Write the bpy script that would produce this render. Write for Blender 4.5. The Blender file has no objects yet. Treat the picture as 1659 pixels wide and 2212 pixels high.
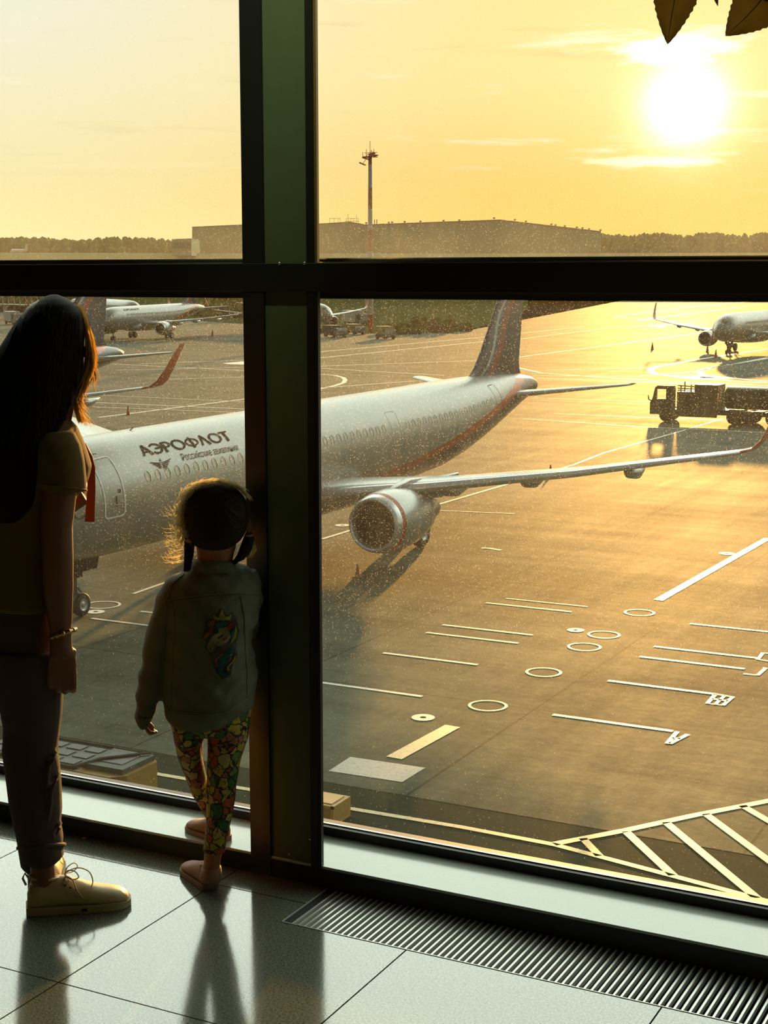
import bpy, bmesh, math, random
from mathutils import Vector, Matrix
from mathutils.bvhtree import BVHTree
random.seed(7)
PI = math.pi
S = bpy.context.scene
COL = S.collection
# ------------------------------------------------------------------ camera
W_, H_, F_ = 1659.0, 2212.0, 3293.3
PITCH, YAW, EYE = math.radians(8.78), math.radians(-27.26), 1.70
CF = Vector((math.sin(YAW)*math.cos(PITCH), math.cos(YAW)*math.cos(PITCH), -math.sin(PITCH)))
CR = Vector((math.cos(YAW), -math.sin(YAW), 0))
CU = CR.cross(CF)
CO = Vector((0, 0, EYE))
cam = bpy.data.objects.new('camera', bpy.data.cameras.new('camera'))
COL.objects.link(cam)
cam.matrix_world = Matrix(((CR.x, CU.x, -CF.x, CO.x), (CR.y, CU.y, -CF.y, CO.y), (CR.z, CU.z, -CF.z, CO.z), (0, 0, 0, 1)))
cam.data.sensor_fit = 'VERTICAL'
cam.data.sensor_height = 24.0
cam.data.lens = 24.0*F_/H_
cam.data.clip_start = 0.05
cam.data.clip_end = 6000
S.camera = cam

def ray(x, y):
    return CF + CR*((x-W_/2)/F_) - CU*((y-H_/2)/F_)
AZ = -9.34
def gp(x, y, z=AZ):
    d = ray(x, y); return CO + d*((z-EYE)/d.z)

# ------------------------------------------------------------------ node helpers
class NT:
    def __init__(s, tree):
        s.t = tree; s.t.nodes.clear()
    def n(s, typ, _props=None, **inp):
        nd = s.t.nodes.new(typ)
        for k, v in (_props or {}).items(): setattr(nd, k, v)
        for k, v in inp.items():
            key = int(k[1:]) if k[0] == 'i' and k[1:].isdigit() else k.replace('_', ' ')
            s.put(nd.inputs[key], v)
        return nd
    def put(s, sock, v):
        if isinstance(v, bpy.types.NodeSocket): s.t.links.new(v, sock)
        elif isinstance(v, bpy.types.Node): s.t.links.new(v.outputs[0], sock)
        else: sock.default_value = v
    def m(s, op, a, b=0.0, c=0.0, clamp=False):
        return s.n('ShaderNodeMath', {'operation': op, 'use_clamp': clamp}, i0=a, i1=b, i2=c).outputs[0]
    def mix(s, f, a, b):
        nd = s.n('ShaderNodeMix', {'data_type': 'RGBA'})
        s.put(nd.inputs[0], f); s.put(nd.inputs[6], a); s.put(nd.inputs[7], b)
        return nd.outputs[2]
    def mr(s, v, a, b, c=0.0, d=1.0, smooth=False):
        return s.n('ShaderNodeMapRange', {'interpolation_type': 'SMOOTHSTEP' if smooth else 'LINEAR'}, i0=v, i1=a, i2=b, i3=c, i4=d).outputs[0]
    def objco(s, scale=(1, 1, 1), loc=(0, 0, 0), rot=(0, 0, 0)):
        tc = s.n('ShaderNodeTexCoord')
        return s.n('ShaderNodeMapping', None, Vector=tc.outputs['Object'], Scale=scale, Location=loc, Rotation=rot).outputs[0]
    def noise(s, vec, scale, detail=4.0, rough=0.55, out='Fac'):
        return s.n('ShaderNodeTexNoise', None, Vector=vec, Scale=scale, Detail=detail, Roughness=rough).outputs[out]

def c4(c): return (c[0], c[1], c[2], 1.0)
def newmat(name):
    m = bpy.data.materials.new(name); m.use_nodes = True
    t = NT(m.node_tree); o = t.n('ShaderNodeOutputMaterial')
    return m, t, o
def mat(name, col, rough=.5, metal=0.0, var=.12, scale=8.0, bump=0.0, bscale=60.0, spec=.5, trans=0.0, coat=0.0):
    m, t, o = newmat(name)
    co = t.objco()
    nz = t.noise(co, scale)
    a = tuple(max(0, c*(1-var)) for c in col); b = tuple(min(1, c*(1+var)) for c in col)
    colr = t.mix(nz, c4(a), c4(b))
    p = t.n('ShaderNodeBsdfPrincipled', None, Base_Color=colr, Roughness=rough, Metallic=metal, IOR=1.5)
    p.inputs['Specular IOR Level'].default_value = spec
    p.inputs['Coat Weight'].default_value = coat
    if bump:
        b_ = t.n('ShaderNodeBump', None, Strength=bump, Distance=.004, Height=t.noise(co, bscale, 6.0))
        t.put(p.inputs['Normal'], b_.outputs[0])
    if trans:
        tr = t.n('ShaderNodeBsdfTranslucent', None, Color=colr)
        mx = t.n('ShaderNodeMixShader', None, i0=trans, i1=p, i2=tr)
        t.put(o.inputs[0], mx)
    else:
        t.put(o.inputs[0], p)
    return m

# ------------------------------------------------------------------ mesh helpers
class MB:
    def __init__(s): s.v = []; s.f = []
    def add(s, vs, fs):
        k = len(s.v); s.v += [tuple(v) for v in vs]; s.f += [tuple(i+k for i in f) for f in fs]; return s
    def box(s, x0, x1, y0, y1, z0, z1):
        return s.add([(x0, y0, z0), (x1, y0, z0), (x1, y1, z0), (x0, y1, z0), (x0, y0, z1), (x1, y0, z1), (x1, y1, z1), (x0, y1, z1)],
                     [(0, 3, 2, 1), (4, 5, 6, 7), (0, 1, 5, 4), (1, 2, 6, 5), (2, 3, 7, 6), (3, 0, 4, 7)])
    def obox(s, c, ax, ay, az):
        c = Vector(c); ax, ay, az = Vector(ax), Vector(ay), Vector(az)
        vs = [c+ax*i+ay*j+az*k for k in (-1, 1) for (i, j) in ((-1, -1), (1, -1), (1, 1), (-1, 1))]
        return s.add(vs, [(0, 3, 2, 1), (4, 5, 6, 7), (0, 1, 5, 4), (1, 2, 6, 5), (2, 3, 7, 6), (3, 0, 4, 7)])
    def rings(s, rings, caps=True, closed=True):
        n = len(rings[0]); vs = [p for r in rings for p in r]; fs = []
        for i in range(len(rings)-1):
            for j in range(n if closed else n-1):
                a = i*n+j; b = i*n+(j+1) % n
                fs.append((a, b, b+n, a+n))
        if caps:
            fs.append(tuple(reversed(range(n)))); fs.append(tuple(range((len(rings)-1)*n, len(rings)*n)))
        return s.add(vs, fs)
    def tube(s, pts, rad, n=8, caps=True):
        pts = [Vector(p) for p in pts]
        if not hasattr(rad, '__len__'): rad = [rad]*len(pts)
        rs = []; up = None
        for i, p in enumerate(pts):
            d = (pts[min(i+1, len(pts)-1)]-pts[max(i-1, 0)])
            if d.length < 1e-9: d = Vector((0, 0, 1))
            d.normalize()
            if up is None:
                up = Vector((0, 0, 1)) if abs(d.z) < .9 else Vector((1, 0, 0))
            a = up-d*up.dot(d)
            if a.length < 1e-6: a = d.orthogonal()
            a.normalize(); b = d.cross(a); up = a
            rs.append([p+(a*math.cos(2*PI*k/n)+b*math.sin(2*PI*k/n))*rad[i] for k in range(n)])
        return s.rings(rs, caps)
    def lathe(s, prof, c, axis, n=32, caps=False):
        c = Vector(c); ax = Vector(axis).normalized(); a = ax.orthogonal().normalized(); b = ax.cross(a)
        return s.rings([[c+ax*x+(a*math.cos(2*PI*k/n)+b*math.sin(2*PI*k/n))*r for k in range(n)] for x, r in prof], caps)
    def ell(s, c, rx, ry, rz, X=(1, 0, 0), Y=(0, 1, 0), Z=(0, 0, 1), n=20, m=12):
        c = Vector(c); X, Y, Z = Vector(X), Vector(Y), Vector(Z); rs = []
        for i in range(m+1):
            t = PI*(i+.02)/(m+.04)
            rs.append([c+Z*(-math.cos(t)*rz)+(X*math.cos(2*PI*k/n)*rx+Y*math.sin(2*PI*k/n)*ry)*math.sin(t) for k in range(n)])
        return s.rings(rs)
    def strip(s, pts, w, z=None):
        pts = [Vector((p[0], p[1], 0)) for p in pts]; L = []
        for i, p in enumerate(pts):
            d = (pts[min(i+1, len(pts)-1)]-pts[max(i-1, 0)]).normalized(); nrm = Vector((-d.y, d.x, 0))
            L.append([(p.x-nrm.x*w/2, p.y-nrm.y*w/2, z), (p.x+nrm.x*w/2, p.y+nrm.y*w/2, z)])
        vs = [q for l in L for q in l]
        return s.add(vs, [(2*i, 2*i+2, 2*i+3, 2*i+1) for i in range(len(L)-1)])
    def build(s, name, m, parent=None, smooth=False, auto=None, **tags):
        me = bpy.data.meshes.new(name); me.from_pydata(s.v, [], s.f); me.update()
        o = bpy.data.objects.new(name, me); COL.objects.link(o)
        for mm in (m if isinstance(m, (list, tuple)) else [m]): me.materials.append(mm)
        if smooth: me.polygons.foreach_set('use_smooth', [True]*len(me.polygons))
        if auto is not None:
            me.polygons.foreach_set('use_smooth', [True]*len(me.polygons))
            try: me.set_sharp_from_angle(angle=math.radians(auto))
            except Exception: pass
        if parent is not None: o.parent = parent
        for k, v in tags.items(): o[k] = v
        return o
def empty(name, loc=(0, 0, 0), rz=0.0, **tags):
    o = bpy.data.objects.new(name, None); COL.objects.link(o); o.location = loc; o.rotation_euler = (0, 0, rz)
    o.empty_display_size = .1
    for k, v in tags.items(): o[k] = v
    return o
def bevel(o, w, seg=2):
    md = o.modifiers.new('bevel', 'BEVEL'); md.width = w; md.segments = seg; md.limit_method = 'ANGLE'; return o
def bake(o):
    dg = bpy.context.evaluated_depsgraph_get(); dg.update()
    me = bpy.data.meshes.new_from_object(o.evaluated_get(dg)); mats = list(o.data.materials)
    o.modifiers.clear(); o.data = me
    if len(me.materials) == 0:
        for mm in mats: me.materials.append(mm)
    return o
def smooth_pts(pts, n=5):
    pts = [Vector(q) for q in pts]; out = []
    for i in range(len(pts)-1):
        p0, p1, p2, p3 = pts[max(i-1, 0)], pts[i], pts[i+1], pts[min(i+2, len(pts)-1)]
        for j in range(n):
            t_ = j/n; out.append(.5*((2*p1)+(p2-p0)*t_+(2*p0-5*p1+4*p2-p3)*t_*t_+(3*p1-p0-3*p2+p3)*t_**3))
    return out+[pts[-1]]
def copy_tree(o, parent=None):
    c = o.copy(); COL.objects.link(c); c.parent = parent
    for ch in list(o.children): copy_tree(ch, c)
    return c
STR = dict(kind='structure')
# ------------------------------------------------------------------ world: hazy evening sky
SUN_EL, SUN_AZ = math.radians(6.09), math.radians(-16.35)
SD = Vector((math.sin(SUN_AZ)*math.cos(SUN_EL), math.cos(SUN_AZ)*math.cos(SUN_EL), math.sin(SUN_EL)))
wd = bpy.data.worlds.new('evening_sky'); S.world = wd; wd.use_nodes = True
t = NT(wd.node_tree)
tc = t.n('ShaderNodeTexCoord'); dirv = t.n('ShaderNodeVectorMath', {'operation': 'NORMALIZE'}, i0=tc.outputs['Generated']).outputs[0]
sep = t.n('ShaderNodeSeparateXYZ', None, i0=dirv)
el = t.m('MULTIPLY', t.m('ARCSINE', sep.outputs[2]), 180/PI)
dt = t.n('ShaderNodeVectorMath', {'operation': 'DOT_PRODUCT'}, i0=dirv, i1=tuple(SD)).outputs['Value']
ang = t.m('MULTIPLY', t.m('ARCCOSINE', t.m('MINIMUM', dt, .9999999)), 180/PI)
near_lo, near_hi = (1.0, .60, .10, 1), (1.08, .84, .33, 1)
far_lo, far_hi = (1.04, .88, .44, 1), (.96, .93, .76, 1)
fe_n = t.mr(el, 1.0, 8.0, smooth=True); fe_f = t.mr(el, 1.5, 10.5, smooth=True)
near = t.mix(fe_n, near_lo, near_hi); far = t.mix(fe_f, far_lo, far_hi)
fa = t.mr(ang, 3.0, 27.0, smooth=True)
lowsky = t.mix(fa, near, far)
back = t.mr(ang, 55.0, 120.0, smooth=True)
lowsky = t.mix(back, lowsky, (.26, .28, .24, 1))
up = t.mr(el, 10.0, 19.0, smooth=True)
hi = t.mix(t.mr(el, 34.0, 52.0, smooth=True), (3.25, 3.6, 3.1, 1), (.36, .40, .34, 1))
hi = t.mix(t.mr(ang, 50.0, 85.0, smooth=True), hi, (.20, .23, .20, 1))
skyc = t.mix(up, lowsky, hi)
# thin streaky cloud
cm = t.n('ShaderNodeMapping', None, Vector=dirv, Scale=(5.0, 5.0, 60.0))
cn = t.noise(cm.outputs[0], 1.6, 6.0, .6)
cf = t.m('MULTIPLY', t.mr(cn, .56, .74, smooth=True), t.mr(el, 1.5, 4.5))
cf2 = t.m('MULTIPLY', cf, t.mr(ang, 16.0, 3.0, .22, 1.0))
skyc = t.mix(t.m('MULTIPLY', cf2, .75), skyc, (1.25, 1.12, .85, 1))
# darker streaks
cm3 = t.n('ShaderNodeMapping', None, Vector=dirv, Scale=(7.0, 7.0, 95.0), Location=(3, 1, 0))
cn3 = t.mr(t.noise(cm3.outputs[0], 1.2, 4.0, .6), .57, .76, smooth=True)
skyc = t.mix(t.m('MULTIPLY', t.m('MULTIPLY', cn3, .30), t.mr(el, 2.0, 6.0)), skyc, (.72, .52, .22, 1))
# brighter wisps drifting just above and below the sun
azd = t.m('MULTIPLY', t.m('SUBTRACT', t.m('ARCTAN2', sep.outputs[0], sep.outputs[1]), SUN_AZ), 180/PI)
def band(e0, es, a0, as_, lo, hi, sc, seed):
    ge = t.m('EXPONENT', t.m('MULTIPLY', t.m('POWER', t.m('DIVIDE', t.m('SUBTRACT', el, e0), es), 2.0), -1.0))
    ga = t.m('EXPONENT', t.m('MULTIPLY', t.m('POWER', t.m('DIVIDE', t.m('SUBTRACT', azd, a0), as_), 2.0), -1.0))
    nn = t.noise(t.n('ShaderNodeMapping', None, Vector=dirv, Scale=(14.0, 14.0, 75.0), Location=(seed, 0, 0)).outputs[0], sc, 6.0, .62)
    return t.m('MULTIPLY', t.mr(t.m('ADD', nn, t.m('MULTIPLY', t.m('MULTIPLY', ge, ga), .30)), lo, hi, smooth=True), t.m('MULTIPLY', ge, ga))
wsp = t.m('ADD', band(7.9, .75, -.3, 2.6, .62, .76, 1.3, 4.0), t.m('MULTIPLY', band(4.1, .22, -1.0, 3.2, .60, .74, 1.6, 9.0), .55), clamp=True)
skyc = t.mix(wsp, skyc, (1.7, 1.6, 1.3, 1))
def gauss(s): return t.m('EXPONENT', t.m('MULTIPLY', t.m('POWER', t.m('DIVIDE', ang, s), 2.0), -1.0))
g1 = t.n('ShaderNodeVectorMath', {'operation': 'SCALE'}, i0=(3.0, 2.7, 1.9), Scale=gauss(1.25)).outputs[0]
g2 = t.n('ShaderNodeVectorMath', {'operation': 'SCALE'}, i0=(.30, .32, .20), Scale=t.m('EXPONENT', t.m('MULTIPLY', ang, -.30))).outputs[0]
sm = t.n('ShaderNodeVectorMath', {'operation': 'ADD'}, i0=skyc, i1=g1).outputs[0]
sm = t.n('ShaderNodeVectorMath', {'operation': 'ADD'}, i0=sm, i1=g2).outputs[0]
gnd = t.mr(el, -2.0, -.2)
sm = t.mix(gnd, (.10, .09, .06, 1), sm)
bg = t.n('ShaderNodeBackground', None, Color=sm, Strength=1.0)
wo = t.n('ShaderNodeOutputWorld'); t.put(wo.inputs[0], bg)

sl = bpy.data.lights.new('sun', 'SUN'); sl.energy = 10.0; sl.angle = math.radians(1.0); sl.color = (1.0, .50, .12)
so = bpy.data.objects.new('sun', sl); COL.objects.link(so)
so.rotation_euler = (-SD).to_track_quat('-Z', 'Y').to_euler()
so.location = (-40, 120, 60)

S.view_settings.view_transform = 'Standard'; S.view_settings.look = 'None'
S.view_settings.exposure = 0.0; S.view_settings.gamma = 1.0; S.view_settings.use_curve_mapping = False
S.cycles.sample_clamp_indirect = 6.0
S.cycles.max_bounces = 5; S.cycles.diffuse_bounces = 2; S.cycles.glossy_bounces = 3; S.cycles.transmission_bounces = 3; S.cycles.transparent_max_bounces = 10
S.cycles.adaptive_threshold = .10; S.cycles.adaptive_min_samples = 20; S.cycles.use_light_tree = False
S.cycles.caustics_reflective = False; S.cycles.caustics_refractive = False

# ------------------------------------------------------------------ room
Y0, YG = 3.553, 3.80
def tile_mat():
    m, t, o = newmat('polished_granite_tiles'); tc = t.n('ShaderNodeTexCoord'); sp = t.n('ShaderNodeSeparateXYZ', None, i0=tc.outputs['Object'])
    def joint(v, off, pitch):
        u = t.m('FRACT', t.m('DIVIDE', t.m('ADD', v, 100*pitch-off), pitch))
        d = t.m('MINIMUM', u, t.m('SUBTRACT', 1.0, u))
        return t.m('LESS_THAN', d, .0021/pitch)
    j = t.m('MAXIMUM', joint(sp.outputs[0], -2.306, .672), joint(sp.outputs[1], 2.745, .685))
    nf = t.noise(tc.outputs['Object'], 170.0, 3.0, .7); nf2 = t.noise(tc.outputs['Object'], 420.0, 2.0, .6)
    sp_ = t.m('ADD', t.m('MULTIPLY', nf, .6), t.m('MULTIPLY', nf2, .4))
    col = t.mix(t.mr(sp_, .38, .60), (.03, .036, .026, 1), (.25, .27, .21, 1))
    col = t.mix(j, col, (.012, .014, .01, 1))
    big = t.noise(tc.outputs['Object'], 2.2, 4.0)
    p = t.n('ShaderNodeBsdfPrincipled', None, Base_Color=col, Roughness=t.m('ADD', t.m('MULTIPLY', j, .5), t.m('ADD', t.mr(nf2, .35, .6, .16, .03), t.m('MULTIPLY', big, .03))), IOR=2.25)
    t.put(p.inputs['Specular IOR Level'], t.m('MULTIPLY', t.mr(sp_, .40, .56, .26, .5), t.m('SUBTRACT', 1.0, j)))
    bm_ = t.n('ShaderNodeBump', None, Strength=.035, Distance=.002, Height=nf); t.put(p.inputs['Normal'], bm_.outputs[0])
    t.put(o.inputs[0], p); return m
M_TILE = tile_mat()
M_SILL = mat('pale_polished_stone', (.46, .52, .46), .16, var=.10, scale=120, spec=.75, bump=.03)
M_BLACK = mat('black_coated_steel', (.012, .012, .010), .42, var=.15)
M_BLACKF = mat('black_frame_paint', (.010, .010, .008), .5, var=.15)
M_GREEN = mat('dark_green_painted_steel', (.075, .10, .045), .6, var=.12, scale=30, bump=.05)
M_BEAD = mat('bright_glazing_bead', (.62, .60, .52), .22, metal=.8)
M_BROWN = mat('bronze_edge_strip', (.22, .13, .04), .35, metal=.3)
M_SLAT = mat('pale_aluminium_slat', (.72, .74, .68), .3, metal=.35, var=.1, scale=80)
M_DARK = mat('dark_channel', (.006, .006, .006), .8)
M_WALL = mat('dim_wall_paint', (.035, .04, .03), .8)
M_CEIL = mat('dim_ceiling_paint', (.04, .045, .035), .85)

fl = MB()
fl.box(-8, 6, -5, 3.296, -.06, 0); fl.box(-8, -2.007, 3.296, Y0, -.06, 0); fl.box(-.30, 6, 3.296, Y0, -.06, 0)
fl.build('floor', M_TILE, **STR)
MB().box(-8, 6, -5.1, 4.0, 4.2, 4.3).build('ceiling', M_CEIL, **STR)
MB().box(-8, 6, -5.1, -5.0, -.06, 4.2).build('wall_back', M_WALL, **STR)
MB().box(-8.1, -8, -5.1, 4.0, -.06, 4.2).build('wall_left', M_WALL, **STR)
MB().box(6, 6.1, -5.1, 4.0, -.06, 4.2).build('wall_right', M_WALL, **STR)
# floor grille let into the tiles along the window
gr = empty('floor_grille', (-2.007, 3.296, 0), label='long slatted metal ventilation grille set in the floor along the right window', category='grille')
sb = MB(); x = .028
while x < 1.69:
    sb.box(x, x+.0058, .006, .250, -.016, -.001); x += .0186
sb.build('slats', M_SLAT, gr, label='pale metal grille slats')
fr = MB(); fr.box(0, 1.707, 0, .003, -.02, .0015); fr.box(0, .002, 0, .257, -.02, .0015); fr.box(1.705, 1.707, 0, .257, -.02, .0015)
fr.build('frame', M_SLAT, gr)
ch = MB(); ch.box(0, 1.707, 0, .257, -.075, -.06); ch.box(.002, .026, .003, .255, -.02, -.002); ch.box(0, .002, 0, .257, -.06, -.021); ch.box(1.705, 1.707, 0, .257, -.06, -.021)
ch.box(0, 1.707, .2555, .2575, -.075, -.0005); ch.box(-.003, 0, 0, .257, -.075, -.021); ch.box(1.707, 1.71, 0, .257, -.075, -.021); ch.box(0, 1.707, -.003, 0, -.075, -.021)
ch.box(0.002, 1.705, .100, .103, -.05, -.035); ch.box(0.002, 1.705, .0, .003, -.06, -.021)
ch.build('channel', M_DARK, gr)
# window sill kerb
bevel(MB().box(-8, 6, Y0, 3.86, .052, .06).build('trim_1', [M_SILL], **STR), .0015, 1)
MB().box(-8, 6, Y0+.001, 3.86, -.0605, .0515).build('baseboard_window', M_BLACK, **STR)
# columns
def column(xc, n):
    c = empty('trim_%d' % n, (xc, Y0, 0), **STR)
    xl, xr = -.1165, .1165
    b = MB(); b.box(xl, xl+.066, -.003, .012, 0, 4.2); b.box(xr-.033, xr-.010, -.003, .012, 0, 4.2); b.box(xr-.010, xr, -.001, .012, 0, 1.70)
    b.box(xl+.01, -.01, .022, .20, 0, 4.2)
    b.build('column_fin', M_BLACK, c, **STR)
    MB().box(xl+.066, xr-.033, .006, .021, 0, 4.2).build('web_panel', M_GREEN, c, label='dark green recessed panel', **STR)
    MB().box(xr-.010, xr-.002, .001, .012, 1.70, 4.2).build('edge_strip', M_BROWN, c, **STR)
    bo = MB()
    for bx, bz in ((.014, .078), (.082, .135), (.0, 1.7345), (.078, 1.7345)):
        bo.ell((bx, -.004, bz), .0045, .003, .0045, n=10, m=6)
    bo.build('bolt_heads', M_BEAD, c, smooth=True, label='small bright bolt heads', **STR)
    return c
for i, xc in enumerate((-2.1445, -.12, -4.17, -6.2, 1.9, 3.93)):
    column(xc, 2+i)
# transom and glazing frames
tr = MB(); tr.box(-8, 6, Y0-.0045, Y0+.19, 1.660, 1.735)
bevel(tr.build('trim_8', M_BLACK, **STR), .0012, 1)
MB().box(-8, 6, Y0+.02, Y0+.185, 1.7355, 1.7385).build('trim_9', M_BEAD, **STR)
MB().box(-8, 6, 3.80, 3.86, 4.05, 4.2).build('trim_10', M_BLACK, **STR)

# wall-washer spotlight on the ceiling above the column
sf = empty('ceiling_spotlight', (-1.95, 2.9, 4.2), label='small black ceiling spotlight washing the window column from above', category='light')
MB().lathe([(0, .0), (0, .05), (-.12, .05), (-.12, .043), (-.02, .043), (-.02, 0)], (0, 0, 0), (0, 0, 1), 20).build('housing', M_BLACK, sf)
spl = bpy.data.lights.new('spot', 'SPOT'); spl.energy = 330; spl.color = (.86, 1.0, .62); spl.spot_size = math.radians(30); spl.spot_blend = 1.0; spl.shadow_soft_size = .04
spo = bpy.data.objects.new('spotlight_lamp', spl); COL.objects.link(spo); spo.parent = sf; spo.location = (0, 0, -.07)
spo.rotation_euler = (Vector((-2.13, 3.56, 2.75))-Vector((-1.95, 2.9, 4.13))).to_track_quat('-Z', 'Y').to_euler()

def glass_mats():
    mc, t, o = newmat('clear_glass')
    fr = t.n('ShaderNodeFresnel', None, IOR=1.35)
    mx = t.n('ShaderNodeMixShader', None, i0=fr, i1=t.n('ShaderNodeBsdfTransparent', None, Color=(.98, .99, .97, 1)), i2=t.n('ShaderNodeBsdfGlossy', None, Roughness=.02))
    t.put(o.inputs[0], mx)
    md, t, o = newmat('dusty_hazy_outer_glass')
    co = t.n('ShaderNodeNewGeometry').outputs['Position']; sp = t.n('ShaderNodeSeparateXYZ', None, i0=co)
    def specks(scale, rmax, lo, loc):
        mp = t.n('ShaderNodeMapping', None, Vector=co, Scale=(1, 0, 1), Location=loc).outputs[0]
        v = t.n('ShaderNodeTexVoronoi', {'feature': 'F1'}, Vector=mp, Scale=scale)
        r = t.n('ShaderNodeSeparateColor', None, i0=v.outputs['Color']).outputs[0]
        rr = t.m('MULTIPLY', t.mr(r, lo, 1.0), rmax)
        return t.m('LESS_THAN', v.outputs['Distance'], rr)
    # where the dust is thickest: band either side of the transom, thinning upwards and to the lower left
    dens = t.noise(t.n('ShaderNodeMapping', None, Vector=co, Scale=(1, 1, 1.6)).outputs[0], 2.6, 4.0, .6)
    zz = t.m('MULTIPLY', t.mr(sp.outputs[2], .55, 1.15), t.mr(sp.outputs[2], 2.05, 1.75))
    xx = t.mr(sp.outputs[0], -3.1, -1.9, .38, 1.0)
    d = t.m('MULTIPLY', t.m('MULTIPLY', t.m('ADD', .06, t.m('MULTIPLY', zz, .94)), xx), t.mr(dens, .25, .65, .35, 1.0))
    s1 = t.m('MULTIPLY', specks(310.0, .36, .45, (0, 0, 0)), t.m('LESS_THAN', t.noise(co, 190.0, 0.0), t.m('ADD', .32, t.m('MULTIPLY', d, .75))))
    s2 = t.m('MULTIPLY', specks(500.0, .38, .42, (3, 0, 1)), t.m('LESS_THAN', t.noise(co, 330.0, 0.0), t.m('ADD', .30, t.m('MULTIPLY', d, .80))))
    spk = t.m('MAXIMUM', t.m('MULTIPLY', s1, .30), t.m('MULTIPLY', s2, .20))
    film = t.m('ADD', .006, t.m('MULTIPLY', t.noise(t.n('ShaderNodeMapping', None, Vector=co, Scale=(30, 1, 1.5)).outputs[0], 1.5, 5.0, .6), .020))  # thin dirt film that also serves as a veil of haze
    film = t.m('MULTIPLY', film, t.m('ADD', .5, t.m('MULTIPLY', d, 1.9)))
    haze_band = t.m('MULTIPLY', t.mr(sp.outputs[2], 1.99, 1.77, smooth=True), t.m('GREATER_THAN', sp.outputs[2], 1.70))  # extra film above the transom stands in for distant haze
    film = t.m('ADD', film, t.m('MULTIPLY', haze_band, t.m('MULTIPLY', .075, t.mr(dens, .2, .7, .6, 1.2))))
    f = t.m('MAXIMUM', film, spk)
    tl = t.n('ShaderNodeBsdfTranslucent', None, Color=(.95, .93, .86, 1)); df = t.n('ShaderNodeBsdfDiffuse', None, Color=(.8, .8, .75, 1))
    dirt = t.n('ShaderNodeMixShader', None, i0=.25, i1=tl, i2=df)
    base = t.n('ShaderNodeBsdfTransparent', None, Color=(.98, .985, .97, 1))
    mx = t.n('ShaderNodeMixShader', None, i0=f, i1=base, i2=dirt)
    t.put(o.inputs[0], mx)
    return mc, md
M_GC, M_GD = glass_mats()
def window(n, x0, x1, z0, z1, top):
    w = empty('window_%d' % n, ((x0+x1)/2, YG, z0), **STR); dx = (x0+x1)/2
    f = MB(); r = .026
    f.box(x0-dx, x1-dx, -.03, .03, 0, r if not top else .0125); f.box(x0-dx, x1-dx, -.03, .03, z1-z0-r, z1-z0)
    f.box(x0-dx, x0-dx+r, -.03, .03, r, z1-z0-r); f.box(x1-dx-r, x1-dx, -.03, .03, r, z1-z0-r)
    f.build('window_frame', M_BLACKF, w, **STR)
    rb = r if not top else .0125
    b = MB(); b.box(x0-dx+r, x1-dx-r, -.012, -.004, rb, rb+.0035)
    b.build('glazing_bead', M_BEAD, w, **STR)
    g = MB(); g.box(x0-dx+.01, x1-dx-.01, .0, .010, .008, z1-z0-.008)
    o = g.build('pane', [M_GC, M_GD], w, **STR)
    for pl in o.data.polygons:
        if pl.normal.y > .9: pl.material_index = 1
    return w
xs = [-6.345, -4.315, -2.29, -.265, 1.755, 3.785]
k = 1
for i in range(len(xs)-1):
    window(k, xs[i]+.04, xs[i+1]-.04, .06, 1.665, False); k += 1
    window(k, xs[i]+.04, xs[i+1]-.04, 1.735, 4.15, True); k += 1
MB().box(-8, -6.15, 3.78, 3.86, .06, 4.2).build('wall_window_left', M_WALL, **STR)
MB().box(3.75, 6, 3.78, 3.86, .06, 4.2).build('wall_window_right', M_WALL, **STR)
MB().box(-8, 6, 3.56, 3.86, AZ, -.061).build('wall_facade', mat('facade_cladding', (.3, .3, .28), .5), **STR)
# ------------------------------------------------------------------ apron
def apron_mat():
    m, t, o = newmat('worn_concrete_apron'); co = t.n('ShaderNodeTexCoord').outputs['Object']; sp = t.n('ShaderNodeSeparateXYZ', None, i0=co)
    n1 = t.noise(t.n('ShaderNodeMapping', None, Vector=co, Scale=(.05, .5, 1)).outputs[0], 1.0, 6.0, .62)
    n2 = t.noise(co, .11, 5.0, .6); n3 = t.noise(co, 3.0, 6.0, .7)
    n4 = t.noise(t.n('ShaderNodeMapping', None, Vector=co, Scale=(.8, .05, 1), Rotation=(0, 0, .12)).outputs[0], 1.0, 5.0, .65)
    s = t.m('ADD', t.m('ADD', t.m('MULTIPLY', n1, .34), t.m('MULTIPLY', n2, .22)), t.m('ADD', t.m('MULTIPLY', n3, .20), t.m('MULTIPLY', n4, .24)))
    col = t.mix(t.mr(s, .38, .62), (.044, .054, .038, 1), (.135, .150, .105, 1))
    def joint(v, off, pitch, w):
        u = t.m('FRACT', t.m('DIVIDE', t.m('ADD', v, 400*pitch-off), pitch))
        return t.m('LESS_THAN', t.m('MINIMUM', u, t.m('SUBTRACT', 1.0, u)), w/pitch)
    j = t.m('MAXIMUM', joint(sp.outputs[0], -14.0, 7.3, .035), joint(sp.outputs[1], 28.2, 7.45, .03))
    col = t.mix(t.m('MULTIPLY', j, .7), col, (.02, .02, .015, 1))
    p = t.n('ShaderNodeBsdfPrincipled', None, Base_Color=col, Roughness=t.mr(s, .3, .7, .80, .64), IOR=1.155)
    b_ = t.n('ShaderNodeBump', None, Strength=.25, Distance=.03, Height=t.m('ADD', n3, n1)); t.put(p.inputs['Normal'], b_.outputs[0])
    df = t.n('ShaderNodeBsdfDiffuse', None, Color=col, Normal=b_.outputs[0])
    t.put(o.inputs[0], t.n('ShaderNodeMixShader', None, i0=t.mr(s, .3, .7, .42, .30), i1=p, i2=df)); return m
M_APR = apron_mat()
M_ASPH = mat('dark_green_grey_asphalt', (.026, .036, .020), .9, var=.35, scale=6, bump=.2, spec=.04)
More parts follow.
